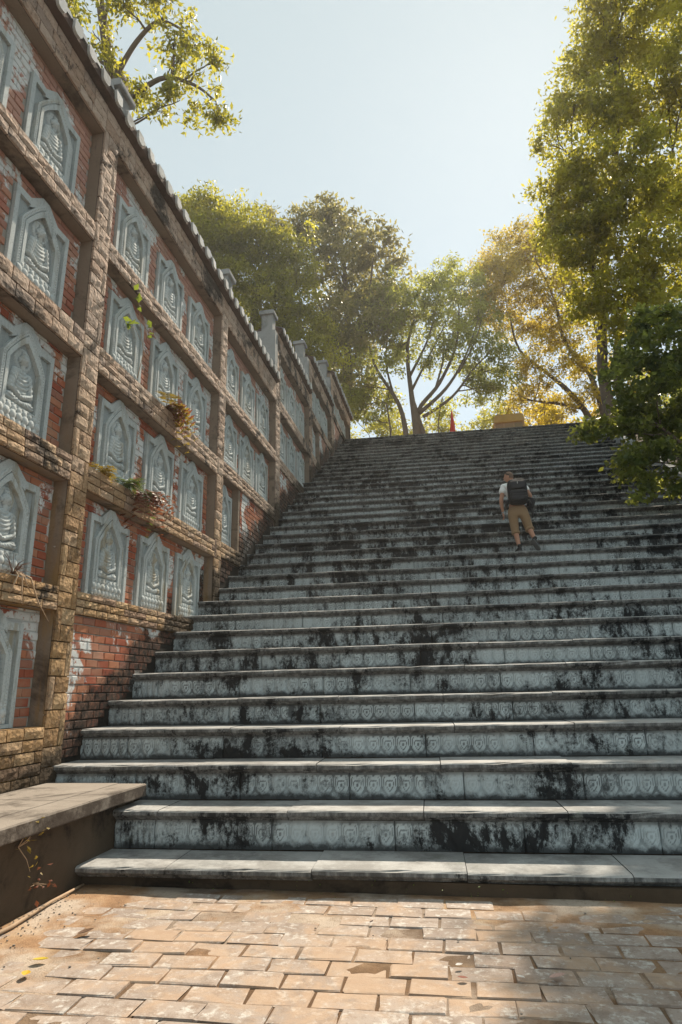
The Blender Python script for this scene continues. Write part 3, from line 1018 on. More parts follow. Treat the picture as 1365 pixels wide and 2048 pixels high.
def infill(y0, y1, z0, z1, panels, flush=False):
    xf = FLUSH if flush else INF
    o = link('brick_infill', MB().box(BACK, xf - 0.010, y0 + 0.0015, y1 - 0.0015, z0 + 0.001, z1 - 0.001).mesh('brick_infill', M_MORTAR), wall, wl(0, 0, 0))
    holes = []
    s = min(1.0, (z1 - z0 - 0.03) / PPK)
    for a, b in panels:
        add_panel(a, b, z0 + 0.004, s)
        holes.append((a - 0.012, b + 0.012, z0, z0 + PSH * s + 0.012))
    lay(o, xf - 0.010, y0 + 0.004, y1 - 0.004, z0, z1, holes, True if flush else None)
for bi, lev in enumerate(BEAMS):
    y0, y1 = BAYS[bi]
    for k in range(len(lev) - 1):
        ztop, zbot = lev[k][0], lev[k + 1][1]
        if (bi, k) in ((2, 2), (4, 1)):
            ysub = 12.1 if bi == 2 else 20.3
            infill(y0, ysub, zbot, ztop, [(ysub - 0.10 - 0.86, ysub - 0.10)])
            link('short_post', MB().box(BACK, FLUSH - 0.004, ysub, ysub + 0.1, zbot, ztop).mesh('short_post', M_CONC), wall, wl(0, 0, 0))
            infill(ysub + 0.1, y1, stair_z(ysub) - 0.4, ztop, [], True)
        else:
            infill(y0, y1, zbot, ztop, BP[bi])
    if bi > 0:
        zb = lev[-1][0]
        ye = {2: 12.2, 4: 20.42}.get(bi, y1)
        infill(y0, ye, max(0.5, stair_z(y0) - 0.5), zb, [], True)
brick_jobs.sort(key=lambda t: t[0])
far_b = MB()
bv = [np.array([v.co[:] for v in m.vertices]) for m in BRICKS]
bf = [[tuple(p.vertices) for p in m.polygons] for m in BRICKS]
for i, (d, par, xf, y, z, sy, sz) in enumerate(brick_jobs):
    k = random.randrange(8)
    if i < 298: link('brick', BRICKS[k], par, (xf + U(-.003, .004), y, z), (0, 0, 0), (1, sy, sz))
    else: far_b.add(bv[k] * np.array((1, sy, sz)) + np.array((xf + U(-.003, .004), y, z)), bf[k])
o = far_b.build('brick', M_BRICK, wall, loc=wl(0, 0, 0))
prop(o, 'smaller looking bricks of the farther bays', kind='stuff')

# ---- tiled coping, one length for every stepped section
def roof_tile_mesh():
    m = MB()
    # shield shaped drip plate
    pl = [(-0.080, 0.03), (-0.080, -0.11), (-0.060, -0.15), (-0.02, -0.165), (0.045, -0.15), (0.075, -0.11), (0.080, 0.03)]
    m.prism(pl, 0.0, 0.04, 'x')
    # cover tile running up the slope beside it
    v, f = [], []
    seg = 8
    for i, (x, z, r) in enumerate(((0.0, 0.0, 0.07), (-0.03, 0.012, 0.075), (-0.55, 0.24, 0.07))):
        for k in range(seg + 1):
            a = math.pi * k / seg
            v.append((x, 0.165 - math.cos(a) * r, z + math.sin(a) * r * 1.1))
    for i in range(2):
        for k in range(seg):
            f.append((i * (seg + 1) + k, i * (seg + 1) + k + 1, (i + 1) * (seg + 1) + k + 1, (i + 1) * (seg + 1) + k))
    f.append(tuple(range(seg, -1, -1)))
    m.add(v, f)
    # pan tile behind the plate
    v = []
    for x, z in ((0.0, 0.0), (-0.55, 0.2)):
        for k in range(7):
            t = k / 6 * 2 - 1
            v.append((x, t * 0.115, z + 0.035 * t * t))
    m.add(v, [(k, k + 1, 8 + k, 7 + k) for k in range(6)])
    return m.mesh('roof_tile', M_ROOFTILE)
ME_TILE = roof_tile_mesh()
def coping(y0, y1, z):
    # dark soffit and roof body
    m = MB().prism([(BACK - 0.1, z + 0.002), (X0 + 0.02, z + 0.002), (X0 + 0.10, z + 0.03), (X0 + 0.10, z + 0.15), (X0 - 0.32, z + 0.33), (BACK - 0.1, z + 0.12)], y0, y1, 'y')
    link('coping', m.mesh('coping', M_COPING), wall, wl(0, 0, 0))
    y = y0 + 0.17
    while y < y1 - 0.1:
        link('roof_tile', ME_TILE, wall, wl(X0 + 0.105 + U(-.01, .01), y, z + 0.165 + U(-.008, .008)), (U(-.05, .05), U(-.10, .02), U(-.06, .06)))
        y += 0.33
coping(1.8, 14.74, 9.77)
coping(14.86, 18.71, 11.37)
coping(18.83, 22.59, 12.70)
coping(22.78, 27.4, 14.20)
def pier(x0, x1, y0, y1, z0, z1, foot=None):
    m = MB()
    if foot: m.box(foot[0], foot[1], y0 - 0.06, y1 - 0.10, z0, foot[2])
    m.box(x0, x1, y0, y1, z0, z1)
    o = link('pier', m.mesh('pier', M_PIER), wall, wl(0, 0, 0))
    c = MB().prism([(x0 - 0.05, z1 + 0.002), (x1 + 0.05, z1 + 0.002), (x1 + 0.06, z1 + 0.03), (x1 + 0.06, z1 + 0.09), (x1 + 0.03, z1 + 0.12), (x0 - 0.03, z1 + 0.12), (x0 - 0.06, z1 + 0.09), (x0 - 0.06, z1 + 0.03)], y0 - 0.06, y1 + 0.06, 'y')
    link('cap', c.mesh('cap', M_PIER), o)
pier(-4.50, -4.20, 6.28, 6.58, 9.85, 10.12)
pier(-4.52, -4.24, 10.78, 11.06, 9.85, 10.28)
pier(-4.67, -4.36, 14.46, 14.74, 9.85, 11.72, (-4.8, -4.26, 11.2))
pier(-4.76, -4.46, 18.44, 18.71, 11.45, 13.14, (-4.86, -4.30, 12.6))
pier(-4.78, -4.48, 22.40, 22.67, 12.8, 14.58, (-4.86, -4.32, 13.9))
# ------------------------------------------------------------------ trees
def leaf_mesh(name, lobes, leaf, lai, mat, seed, clump=0.32, ratio=0.42, droop=0.5, tint=(0.5, 0.28), shell=0.45, flat=0.85):
    """many small folded leaves in clumps spread through the lobes of a crown"""
    rs = np.random.RandomState(seed)
    P, T = [], []
    leaf *= 1.15
    area = 0.55 * leaf * leaf * ratio * 1.3
    for (x, y, z, r) in lobes:
        r *= 1.08
        n = max(60, int(2.6 * lai * math.pi * r * r / area))
        per = 52
        nc = max(4, n // per)
        d = rs.normal(size=(nc, 3)); d /= np.linalg.norm(d, axis=1)[:, None]
        rr = rs.uniform(0, 1, nc) ** shell * r * rs.uniform(0.75, 1.18, nc) * np.where(rs.uniform(0, 1, nc) < 0.10, rs.uniform(1.1, 1.45, nc), 1.0)
        c = d * rr[:, None] * np.array((1, 1, flat)) + np.array((x, y, z))
        ct = rs.normal(tint[0], tint[1], nc)
        for ci in range(nc):
            s = clump * rs.uniform(0.6, 1.35)
            P.append(c[ci] + rs.normal(size=(per, 3)) * np.array((s, s, s * 0.6)) * 0.62)
            T.append(np.clip(ct[ci] + rs.normal(0, 0.16, per), 0, 1))
    P, T = np.concatenate(P), np.concatenate(T)
    n = len(P)
    a = rs.normal(size=(n, 3)); a[:, 2] -= droop
    a /= np.linalg.norm(a, axis=1)[:, None]
    b = np.cross(a, rs.normal(size=(n, 3)) * 0.8 + np.array((0, 0, 1.0)))
    b /= np.linalg.norm(b, axis=1)[:, None] + 1e-9
    nn = np.cross(a, b)
    L = leaf * rs.uniform(0.65, 1.25, n)[:, None]
    W = L * ratio * 0.5
    v = np.stack([P, P + a * L * 0.45 + b * W + nn * W * 0.35, P + a * L + nn * L * -0.08, P + a * L * 0.45 - b * W + nn * W * 0.35], axis=1).reshape(-1, 3)
    me = bpy.data.meshes.new(name)
    me.vertices.add(n * 4); me.vertices.foreach_set('co', v.astype(np.float32).ravel())
    me.loops.add(n * 4); me.loops.foreach_set('vertex_index', np.arange(n * 4, dtype=np.int32))
    me.polygons.add(n); me.polygons.foreach_set('loop_start', np.arange(0, n * 4, 4, dtype=np.int32))
    at = me.attributes.new('tint', 'FLOAT', 'FACE')
    at.data.foreach_set('value', T.astype(np.float32))
    me.materials.append(mat)
    me.update(calc_edges=True)
    return me

def limb(m, a, b, r0, r1, bow=0.12, n=7, rs=random):
    a, b = Vector(a), Vector(b)
    L = (b - a).length
    off = Vector((rs.uniform(-1, 1), rs.uniform(-1, 1), rs.uniform(-0.2, 1))) * L * bow
    pts, rr = [], []
    for i in range(n):
        t = i / (n - 1)
        p = a.lerp(b, t) + off * math.sin(math.pi * t) + Vector((rs.gauss(0, 1), rs.gauss(0, 1), rs.gauss(0, 1))) * L * 0.012 * (0 < i < n - 1)
        pts.append(p); rr.append(r0 + (r1 - r0) * t)
    m.tube(pts, rr, 7)
    return pts

def tree(name, label, cat, base, limbs, lobes, leaf, lai, mat, seed, group=None, twig=0.016, reach=3, bark=None, **kw):
    rs = random.Random(seed)
    t = empty(name, base)
    prop(t, label, cat, group)
    bv_ = Vector(base)
    m = MB()
    nodes = []
    for path, r0, r1 in limbs:
        pts = [Vector(p) for p in path]
        # smooth the path
        dense = []
        for i in range(len(pts) - 1):
            p0, p1, p2, p3 = pts[max(i - 1, 0)], pts[i], pts[i + 1], pts[min(i + 2, len(pts) - 1)]
            for k in range(5):
                u = k / 5
                dense.append(0.5 * ((2 * p1) + (p2 - p0) * u + (2 * p0 - 5 * p1 + 4 * p2 - p3) * u * u + (3 * p1 - p0 - 3 * p2 + p3) * u ** 3))
        dense.append(pts[-1])
        rr = [r0 + (r1 - r0) * i / (len(dense) - 1) for i in range(len(dense))]
        m.tube([p - bv_ for p in dense], rr, 9)
        nodes += [(p, r) for p, r in zip(dense, rr)]
    m.build('trunk', bark or M_BARK, t, True)
    tw = MB()
    for (x, y, z, r) in lobes:
        c = Vector((x, y, z))
        near = sorted(nodes, key=lambda q: (q[0] - c).length + (1.5 if q[0].z > c.z else 0))[0]
        pts = limb(tw, near[0] - bv_, c - bv_, min(near[1] * 0.6, 0.012 + 0.035 * r), twig, 0.10, 8, rs)
        for k in range(reach):
            q = pts[rs.randrange(3, 8)]
            d = Vector((rs.gauss(0, 1), rs.gauss(0, 1), rs.gauss(0.3, 1))).normalized() * r * rs.uniform(0.6, 1.0)
            limb(tw, q, (c - bv_) + d, twig * 0.9, twig * 0.3, 0.12, 5, rs)
    prop(tw.build('branch', bark or M_BARK, t, True), kind='stuff')
    me = leaf_mesh('crown', lobes, leaf, lai, mat, seed, **kw)
    o = link('crown', me, t, (-base[0], -base[1], -base[2]))
    prop(o, kind='stuff')
    return t

LA = [(-8.44, 10.29, 18.21, 0.49), (-7.58, 10.06, 17.1, 0.53), (-7.5, 10.43, 16.69, 0.45), (-6.97, 10.23, 17.98, 0.57), (-6.22, 10.45, 17.91, 0.57), (-5.6, 10.35, 16.93, 0.49), (-5.35, 10.97, 17.25, 0.44), (-4.93, 11.06, 16.66, 0.43), (-5.84, 10.75, 16.71, 0.3), (-5.42, 10.47, 14.93, 0.45), (-6.01, 10.48, 14.81, 0.38), (-4.89, 10.78, 15.05, 0.44), (-4.45, 10.57, 14.28, 0.25), (-6.59, 10.74, 15.43, 0.29), (-5.2, 10.75, 16.03, 0.41), (-7.21, 10.79, 16.25, 0.27), (-8.88, 11.05, 20.57, 0.79), (-6.81, 9.96, 18.7, 0.91), (-5.84, 10.12, 18.49, 0.64)]
LB = [(-10.71, 23.37, 23.75, 1.38), (-8.81, 23.09, 22.06, 1.72), (-7.43, 24.1, 21.81, 1.69), (-6.51, 25.23, 21.25, 1.23), (-9.33, 23.33, 20.44, 1.69), (-7.74, 23.66, 19.1, 1.66), (-6.58, 25.5, 19.35, 1.28), (-6.18, 24.86, 17.04, 1.03), (-7.57, 24.71, 17.39, 1.39), (-4.98, 24.71, 16.42, 0.86), (-11.7, 23.67, 24.71, 0.81), (-10.47, 25.65, 20.58, 1.43), (-8.99, 24.17, 24.13, 0.87), (-9.99, 23.02, 21.93, 1.36), (-7.23, 25.17, 18.69, 1.16), (-5.35, 25.42, 18.06, 0.69)]
LC = [(-7.94, 30.79, 28.71, 1.35), (-6.61, 31.86, 29.92, 1.35), (-5.01, 31.56, 28.3, 1.78), (-3.37, 30.26, 26.27, 1.46), (-2.25, 30.1, 26.3, 0.76), (-8.91, 30.36, 29.06, 0.85), (-5.86, 29.47, 24.74, 2.05), (-4.34, 32.71, 25.84, 2.02), (-5.46, 31.73, 23.26, 2.14), (-3.37, 28.85, 20.49, 1.97), (-5.31, 32.17, 20.2, 2.09), (-4.2, 31.11, 17.33, 1.36), (-2.32, 30.21, 23.75, 1.14), (-6.05, 30.43, 29.62, 0.66), (-5.41, 30.17, 28.81, 0.78), (-2.68, 30.47, 22.37, 1.13), (-5.73, 29.92, 20.54, 1.41), (-4.63, 29.5, 17.17, 1.1), (-1.87, 30.8, 25.6, 0.52)]
LD = [(-1.98, 28.55, 21.3, 1.48), (-0.41, 27.87, 20.9, 1.47), (1.14, 29.84, 21.86, 1.46), (-2.8, 28.26, 19.45, 1.2), (-1.08, 29.87, 20.36, 1.59), (0.71, 28.77, 19.14, 1.57), (2.28, 30.67, 21.01, 1.44), (2.71, 28.5, 17.88, 1.16), (1.76, 30.16, 23.08, 1.2), (-3.62, 30.29, 18.95, 0.92), (3.13, 30.47, 17.21, 1.01), (2.15, 30.32, 16.24, 1.01), (-2.62, 30.2, 16.42, 0.72), (-4.12, 29.39, 15.78, 0.88), (0.45, 29.53, 23.31, 0.81), (-0.39, 30.37, 23.56, 0.81), (-1.96, 30.11, 19.25, 1.05), (2.13, 29.82, 17.7, 1.02), (-4.52, 28.67, 16.18, 0.78), (-0.08, 29.04, 14.78, 0.4), (-3.45, 28.98, 14.83, 0.56)]
LE = [(4.13, 32.32, 24.27, 1.78), (6.0, 34.37, 26.88, 1.49), (6.28, 32.66, 23.18, 1.75), (5.28, 34.44, 22.48, 1.73), (6.68, 33.51, 20.74, 1.42), (7.4, 32.64, 18.74, 1.18), (5.37, 32.13, 17.65, 1.18), (4.24, 32.31, 16.67, 0.84), (6.42, 33.59, 17.05, 0.72), (4.55, 33.75, 27.89, 1.15), (3.22, 33.73, 26.3, 1.05), (8.11, 34.36, 22.38, 1.43), (7.95, 32.63, 16.87, 0.72), (5.93, 32.81, 27.79, 1.05), (8.1, 34.21, 25.01, 1.46), (3.71, 32.57, 22.51, 1.46), (5.6, 33.22, 16.06, 0.55), (7.15, 32.86, 16.33, 0.6), (4.64, 32.79, 19.0, 0.99)]
LF = [(7.13, 20.56, 25.51, 1.21), (9.04, 20.9, 26.5, 1.67), (8.95, 19.73, 22.13, 1.61), (7.38, 20.73, 22.89, 1.44), (5.61, 18.75, 18.93, 1.15), (6.71, 17.98, 17.77, 1.57), (8.71, 20.72, 18.66, 1.53), (5.05, 19.09, 17.88, 0.91), (4.38, 19.19, 17.43, 0.69), (5.86, 19.11, 16.53, 1.36), (6.9, 18.87, 15.37, 1.34), (7.6, 18.69, 14.37, 1.15), (5.18, 19.44, 15.7, 0.93), (5.77, 18.85, 13.83, 0.91), (6.59, 18.32, 13.17, 0.9), (5.19, 19.53, 14.38, 0.6), (6.71, 18.51, 25.46, 1.05), (8.41, 18.02, 26.24, 2.11), (8.31, 20.33, 32.01, 1.69), (5.41, 18.72, 21.46, 0.58), (10.02, 18.62, 22.83, 1.81), (10.46, 21.25, 19.94, 1.7), (9.97, 21.17, 16.24, 1.47), (5.17, 19.85, 20.09, 0.53), (9.53, 17.81, 29.61, 2.2)]
LG = [(4.81, 13.73, 9.49, 0.65), (5.51, 14.06, 9.92, 0.71), (4.63, 14.64, 9.52, 0.54), (4.92, 13.6, 8.33, 0.87), (4.42, 14.73, 8.38, 0.53), (3.81, 14.48, 7.64, 0.44), (4.65, 14.61, 7.47, 0.74), (5.5, 15.12, 7.73, 0.73), (3.36, 14.36, 7.47, 0.25), (4.04, 13.88, 6.57, 0.47), (4.62, 13.95, 6.31, 0.61), (5.03, 14.41, 5.96, 0.35), (4.21, 13.94, 5.76, 0.27), (4.0, 14.29, 7.27, 0.46), (5.82, 13.35, 8.7, 1.04), (6.31, 15.25, 7.7, 1.01), (5.35, 13.91, 5.95, 0.55), (4.32, 14.64, 9.08, 0.41)]

L_A = mat_leaf('lime_leaf', (0.06, 0.095, 0.02), (0.19, 0.19, 0.03), (0.68, 0.62, 0.06))
L_B = mat_leaf('yellow_green_leaf', (0.045, 0.085, 0.022), (0.17, 0.17, 0.03), (0.74, 0.68, 0.05))
L_C = mat_leaf('olive_brown_leaf', (0.055, 0.07, 0.03), (0.15, 0.135, 0.055), (0.50, 0.44, 0.12))
L_D = mat_leaf('mid_green_leaf', (0.05, 0.085, 0.03), (0.15, 0.17, 0.05), (0.72, 0.72, 0.11))
L_E = mat_leaf('golden_leaf', (0.10, 0.095, 0.025), (0.28, 0.20, 0.035), (0.92, 0.70, 0.06))
L_F = mat_leaf('deep_green_leaf', (0.045, 0.07, 0.018), (0.19, 0.18, 0.035), (0.80, 0.72, 0.07))
L_G = mat_leaf('creeper_leaf', (0.035, 0.07, 0.022), (0.12, 0.165, 0.045), (0.52, 0.54, 0.09), 0.33)

tree('tall_tree', 'lime leaved tree with open branches rising behind the near end of the wall', 'tree', (-8.2, 10.9, 2.6),
     [([(-8.2, 10.9, 2.6), (-7.2, 10.8, 9.0), (-7.08, 10.68, 15.47), (-7.33, 10.67, 16.22), (-7.55, 10.66, 17.22), (-7.9, 10.64, 18.98), (-8.3, 10.6, 21.5)], 0.26, 0.07),
      ([(-7.33, 10.67, 16.1), (-6.9, 10.7, 17.2), (-6.35, 10.71, 17.89), (-5.89, 10.73, 17.74), (-5.4, 10.8, 17.3)], 0.075, 0.02),
      ([(-7.10, 10.68, 15.3), (-6.6, 10.7, 15.75), (-5.98, 10.73, 16.05), (-5.22, 10.76, 15.67), (-4.71, 10.79, 15.13)], 0.085, 0.02),
      ([(-7.5, 10.66, 17.0), (-7.6, 10.5, 18.2), (-7.1, 10.4, 19.6)], 0.06, 0.03),
      ([(-7.4, 10.66, 16.6), (-8.1, 10.7, 17.4), (-8.6, 10.6, 18.6)], 0.05, 0.02)],
     LA, 0.135, 0.8, L_A, 21, twig=0.009, reach=3, clump=0.20, tint=(0.6, 0.28))
tree('round_tree', 'dense round yellow green tree behind the middle of the wall', 'tree', (-9.0, 25.0, 11.0),
     [([(-9.0, 25.0, 11.0), (-8.9, 24.8, 14.0), (-8.4, 24.5, 17.5), (-8.0, 24.3, 21.0)], 0.34, 0.10),
      ([(-8.8, 24.7, 15.0), (-7.4, 24.8, 17.2), (-6.5, 25.0, 20.0)], 0.16, 0.05),
      ([(-8.6, 24.6, 16.0), (-9.8, 24.2, 19.0), (-10.4, 23.9, 22.5)], 0.18, 0.05)],
     LB, 0.165, 2.0, L_B, 22, reach=4, clump=0.34, tint=(0.45, 0.30))
tree('broad_leaved_tree', 'tallest olive brown tree with big leaves left of the stair head', 'tree', (-5.4, 31.5, 12.2),
     [([(-5.4, 31.5, 12.2), (-5.2, 31.2, 16.5), (-4.9, 30.9, 20.5), (-5.0, 30.9, 25.5), (-5.6, 30.7, 28.5)], 0.34, 0.05),
      ([(-5.1, 31.1, 18.0), (-3.9, 30.8, 21.5), (-3.2, 30.4, 25.5)], 0.14, 0.04),
      ([(-5.1, 31.1, 19.0), (-6.4, 31.0, 23.0), (-7.6, 30.9, 27.5)], 0.13, 0.04)],
     LC, 0.27, 1.5, L_C, 23, reach=4, clump=0.42, ratio=0.40, tint=(0.5, 0.28))
tree('banyan_tree', 'spreading banyan with forked grey trunk right behind the top step', 'tree', (-1.3, 29.0, 12.4),
     [([(-1.22, 28.95, 12.4), (-1.23, 28.94, 13.89), (-1.32, 28.94, 15.2), (-1.40, 28.94, 15.9), (-1.49, 28.93, 18.52), (-1.0, 28.9, 20.4)], 0.27, 0.04),
      ([(-1.85, 28.92, 12.4), (-1.8, 28.92, 14.0), (-2.1, 28.9, 15.6), (-3.08, 28.86, 17.52), (-3.5, 29.2, 19.2)], 0.17, 0.035),
      ([(-0.80, 28.97, 12.4), (-0.95, 28.97, 13.84), (-1.1, 28.95, 15.1), (0.04, 29.0, 16.53), (1.0, 29.1, 18.6), (1.3, 29.3, 20.8)], 0.17, 0.035),
      ([(-1.1, 28.9, 14.9), (0.3, 28.9, 16.1), (1.37, 29.06, 17.8), (2.2, 29.4, 20.0)], 0.11, 0.025),
      ([(-0.9, 28.9, 14.7), (0.6, 28.8, 15.6), (1.82, 29.08, 17.2), (2.9, 29.4, 18.3)], 0.09, 0.02),
      ([(-1.45, 28.93, 17.0), (-0.4, 28.9, 19.0), (0.2, 28.9, 21.0)], 0.08, 0.02),
      ([(-2.3, 28.9, 16.0), (-2.6, 28.7, 17.8), (-2.4, 28.6, 19.6)], 0.07, 0.02),
      ([(-1.40, 28.94, 16.2), (-0.6, 28.8, 17.6), (0.4, 28.7, 19.4)], 0.08, 0.02),
      ([(-0.2, 29.0, 16.2), (0.3, 28.8, 17.8), (0.4, 28.9, 19.8)], 0.06, 0.02),
      ([(1.0, 28.9, 16.9), (1.9, 28.7, 18.4), (2.4, 28.6, 19.8)], 0.05, 0.015),
      ([(-2.6, 28.9, 12.4), (-2.55, 28.9, 14.2), (-2.7, 28.8, 15.6)], 0.06, 0.03),
      ([(-0.1, 28.9, 12.4), (-0.2, 28.9, 14.0), (0.1, 28.8, 15.6)], 0.04, 0.02)],
     LD + [(-2.4, 28.4, 17.6, 0.8), (-0.6, 28.4, 17.2, 0.7), (0.6, 28.6, 17.8, 0.8), (1.6, 29.2, 16.6, 0.7), (-3.6, 28.8, 16.6, 0.8), (2.6, 29.2, 16.2, 0.8), (0.2, 29.6, 15.6, 0.5), (-2.8, 29.4, 15.4, 0.6)], 0.17, 1.0, L_D, 24, reach=4, clump=0.36, tint=(0.45, 0.28))
tree('leaning_tree', 'golden leaved tree leaning left over the head of the stairs', 'tree', (8.6, 33.6, 12.4),
     [([(8.6, 33.6, 12.4), (7.93, 33.36, 15.64), (7.0, 33.3, 17.4), (6.13, 33.28, 18.46), (4.66, 33.21, 20.18), (4.3, 33.1, 22.5)], 0.2, 0.04),
      ([(8.9, 33.6, 12.4), (8.7, 33.5, 16.0), (8.2, 33.4, 18.6), (7.2, 33.4, 20.5), (6.92, 33.31, 23.21), (6.2, 33.4, 26.0)], 0.19, 0.04),
      ([(7.6, 33.3, 16.3), (6.2, 33.2, 16.7), (4.9, 33.2, 17.04), (4.0, 33.0, 17.6)], 0.10, 0.03),
      ([(8.7, 33.5, 16.6), (8.98, 33.41, 19.75), (8.9, 33.6, 22.5)], 0.14, 0.05)],
     LE + [(3.9, 33.0, 25.2, 1.2), (2.9, 33.2, 24.2, 1.1), (2.6, 32.6, 22.8, 1.0), (4.9, 33.4, 26.4, 1.2), (6.9, 33.0, 26.0, 1.2), (7.4, 33.6, 27.6, 1.1)], 0.17, 1.15, L_E, 25, reach=4, clump=0.36, tint=(0.5, 0.30))
tree('great_tree', 'huge deep green tree towering over the right side of the stairs', 'tree', (6.3, 22.6, 9.6),
     [([(6.3, 22.6, 9.6), (6.12, 22.78, 12.36), (6.24, 22.78, 14.24), (6.6, 22.0, 17.5), (7.2, 21.0, 21.0), (7.8, 20.4, 26.0), (8.2, 20.2, 30.0)], 0.24, 0.08),
      ([(6.75, 22.6, 9.6), (6.62, 22.6, 13.5), (7.6, 21.2, 17.0), (9.0, 20.4, 20.5)], 0.18, 0.06),
      ([(6.4, 22.4, 15.5), (5.6, 20.6, 17.5), (5.3, 19.4, 20.0)], 0.12, 0.04),
      ([(6.3, 22.7, 13.8), (5.7, 20.6, 14.6), (5.4, 19.4, 15.6)], 0.09, 0.03)],
     LF + [(4.0, 19.0, 18.4, 0.5), (3.9, 19.3, 17.0, 0.5), (4.4, 19.2, 20.6, 0.5), (4.9, 19.4, 21.8, 0.5), (4.5, 18.8, 15.6, 0.6), (5.0, 19.0, 13.6, 0.55), (5.2, 19.2, 22.6, 0.7), (4.7, 19.0, 16.6, 0.7), (5.9, 19.6, 24.0, 0.8), (4.9, 19.3, 19.0, 0.7), (6.4, 18.6, 21.2, 1.1), (6.2, 19.2, 12.9, 0.8)], 0.165, 1.8, L_F, 26, reach=3, clump=0.36, tint=(0.58, 0.32))
tree('creeper_mound', 'leafy dark green creeper hanging over the right edge of the stairs', 'creeper', (6.7, 14.4, 5.2),
     [([(6.7, 14.4, 5.2), (6.4, 14.3, 7.0), (6.0, 14.2, 9.0)], 0.12, 0.04),
      ([(6.6, 14.5, 5.4), (5.6, 14.4, 6.6), (4.9, 14.3, 7.4)], 0.08, 0.03)],
     LG, 0.125, 2.0, L_G, 27, reach=4, clump=0.19, ratio=0.62, tint=(0.4, 0.30), twig=0.008)

far_rs = random.Random(404)
def low_lobes(x0, x1, y, z0, z1, n):
    return [(far_rs.uniform(x0, x1), y + far_rs.uniform(-.8, .8), far_rs.uniform(z0, z1), far_rs.uniform(0.75, 1.35)) for _ in range(n)]
for i, (x, y, lob, lab) in enumerate((
        (-4.4, 36.0, low_lobes(-6.6, -2.6, 36.0, 13.6, 18.2, 16), 'low light green tree seen under the banyan on the wall side'),
        (-0.2, 37.5, low_lobes(-2.4, 1.6, 37.5, 13.6, 18.4, 15), 'low light green tree straight behind the trunk of the banyan'),
        (2.8, 38.5, low_lobes(1.0, 4.6, 38.5, 14.0, 18.8, 14), 'low light green tree between the red flag and the kiosk'),
        (6.0, 39.0, low_lobes(4.4, 8.4, 39.0, 14.4, 19.4, 15), 'pale yellow green tree standing behind the kiosk'),
        (9.8, 36.0, low_lobes(8.0, 11.6, 36.0, 14.0, 21.0, 16), 'yellow green tree behind the trunk of the great tree'))):
    tree('far_tree', lab, 'tree', (x, y, 12.3), [([(x, y, 12.3), (x + 0.1, y, 14.0), (x + 0.3, y + 0.1, 15.8)], 0.12, 0.04)], lob, 0.20, 0.8, L_E if i >= 3 else L_A, 60 + i,
         group='trees beyond the head of the stairs', reach=3, clump=0.34, tint=(0.7, 0.25))

for i, (x, y, z, lab) in enumerate(((7.6, 11.2, 3.6, 'dark green shrub on the slope below the creeper'), (8.2, 15.6, 6.2, 'dark green shrub on the slope behind the creeper'),
        (7.9, 19.2, 8.3, 'green shrub on the slope in front of the great tree'), (8.4, 23.8, 11.0, 'green shrub on the slope beside the great tree trunk'))):
    tree('shrub', lab, 'shrub', (x, y, z), [([(x, y, z), (x - 0.1, y, z + 0.8), (x - 0.2, y + 0.1, z + 1.5)], 0.05, 0.02)],
         [(x + far_rs.uniform(-1.0, 1.3), y + far_rs.uniform(-1.3, 1.3), z + far_rs.uniform(0.5, 2.0), far_rs.uniform(0.6, 0.95)) for _ in range(9)],
         0.13, 1.3, L_G, 80 + i, group='shrubs on the slope beside the stairs', reach=2, clump=0.24, ratio=0.55, tint=(0.4, 0.3), twig=0.008)

# ------------------------------------------------------------------ small plants on the wall
M_FERN_R = mat_leaf('rust_fern', (0.20, 0.07, 0.04), (0.36, 0.14, 0.07), (0.35, 0.12, 0.05))
M_FERN_G = mat_leaf('green_fern', (0.05, 0.10, 0.04), (0.14, 0.22, 0.06), (0.25, 0.32, 0.06))
M_FERN_Y = mat_leaf('yellow_fern', (0.30, 0.22, 0.04), (0.50, 0.36, 0.06), (0.5, 0.36, 0.05))
M_STRAW = plain('dry_straw', (0.42, 0.30, 0.20), 0.9, 0.3, 10)
M_VINE = mat_leaf('vine_leaf', (0.10, 0.20, 0.03), (0.30, 0.42, 0.06), (0.4, 0.5, 0.06))
def frond(L, seed, hang):
    rs = random.Random(seed)
    m = MB()
    pts = []
    n = 13
    for i in range(n + 1):
        t = i / n
        pts.append(Vector((L * (0.75 * t - 0.12 * t * t), rs.gauss(0, 0.004), L * (0.45 * t - hang * t * t))))
    m.tube(pts, [0.004 * (1 - 0.8 * i / n) for i in range(n + 1)], 4)
    for i in range(1, n):
        t = i / n
        d = (pts[i + 1] - pts[i - 1]).normalized()
        w = L * 0.22 * math.sin(math.pi * min(1, t * 0.9 + 0.12)) * rs.uniform(0.7, 1.1)
        for s in (-1, 1):
            sd = Vector((0.25, s, rs.uniform(-.35, .1))).normalized()
            a = pts[i]
            b = a + sd * w
            m.add([a - d * 0.004, a + sd * w * 0.5 + d * w * 0.14 + Vector((0, 0, .004)), b, a + sd * w * 0.5 - d * w * 0.14 + Vector((0, 0, .004))], [(0, 1, 2), (0, 2, 3)])
    return m
def fern(loc, label, mats, n, L, seed, group='ferns rooted on the wall ledges', hang=0.75):
    rs = random.Random(seed)
    t = empty('fern', loc)
    prop(t, label, 'fern', group)
    for i in range(n):
        mt = rs.choice(mats)
        o = frond(L * rs.uniform(0.6, 1.15), seed * 31 + i, hang * rs.uniform(0.6, 1.4)).build('frond', mt, t, True)
        o.rotation_euler = (rs.uniform(-.3, .3), rs.uniform(-.2, .3), rs.uniform(-1.9, 1.9))
    return t
fern((-4.30, 8.5, 6.21), 'rusty red fern under the second row of panels, largest on the wall', [M_FERN_R, M_FERN_R, M_FERN_R, M_FERN_Y], 17, 0.92, 1, hang=1.1)
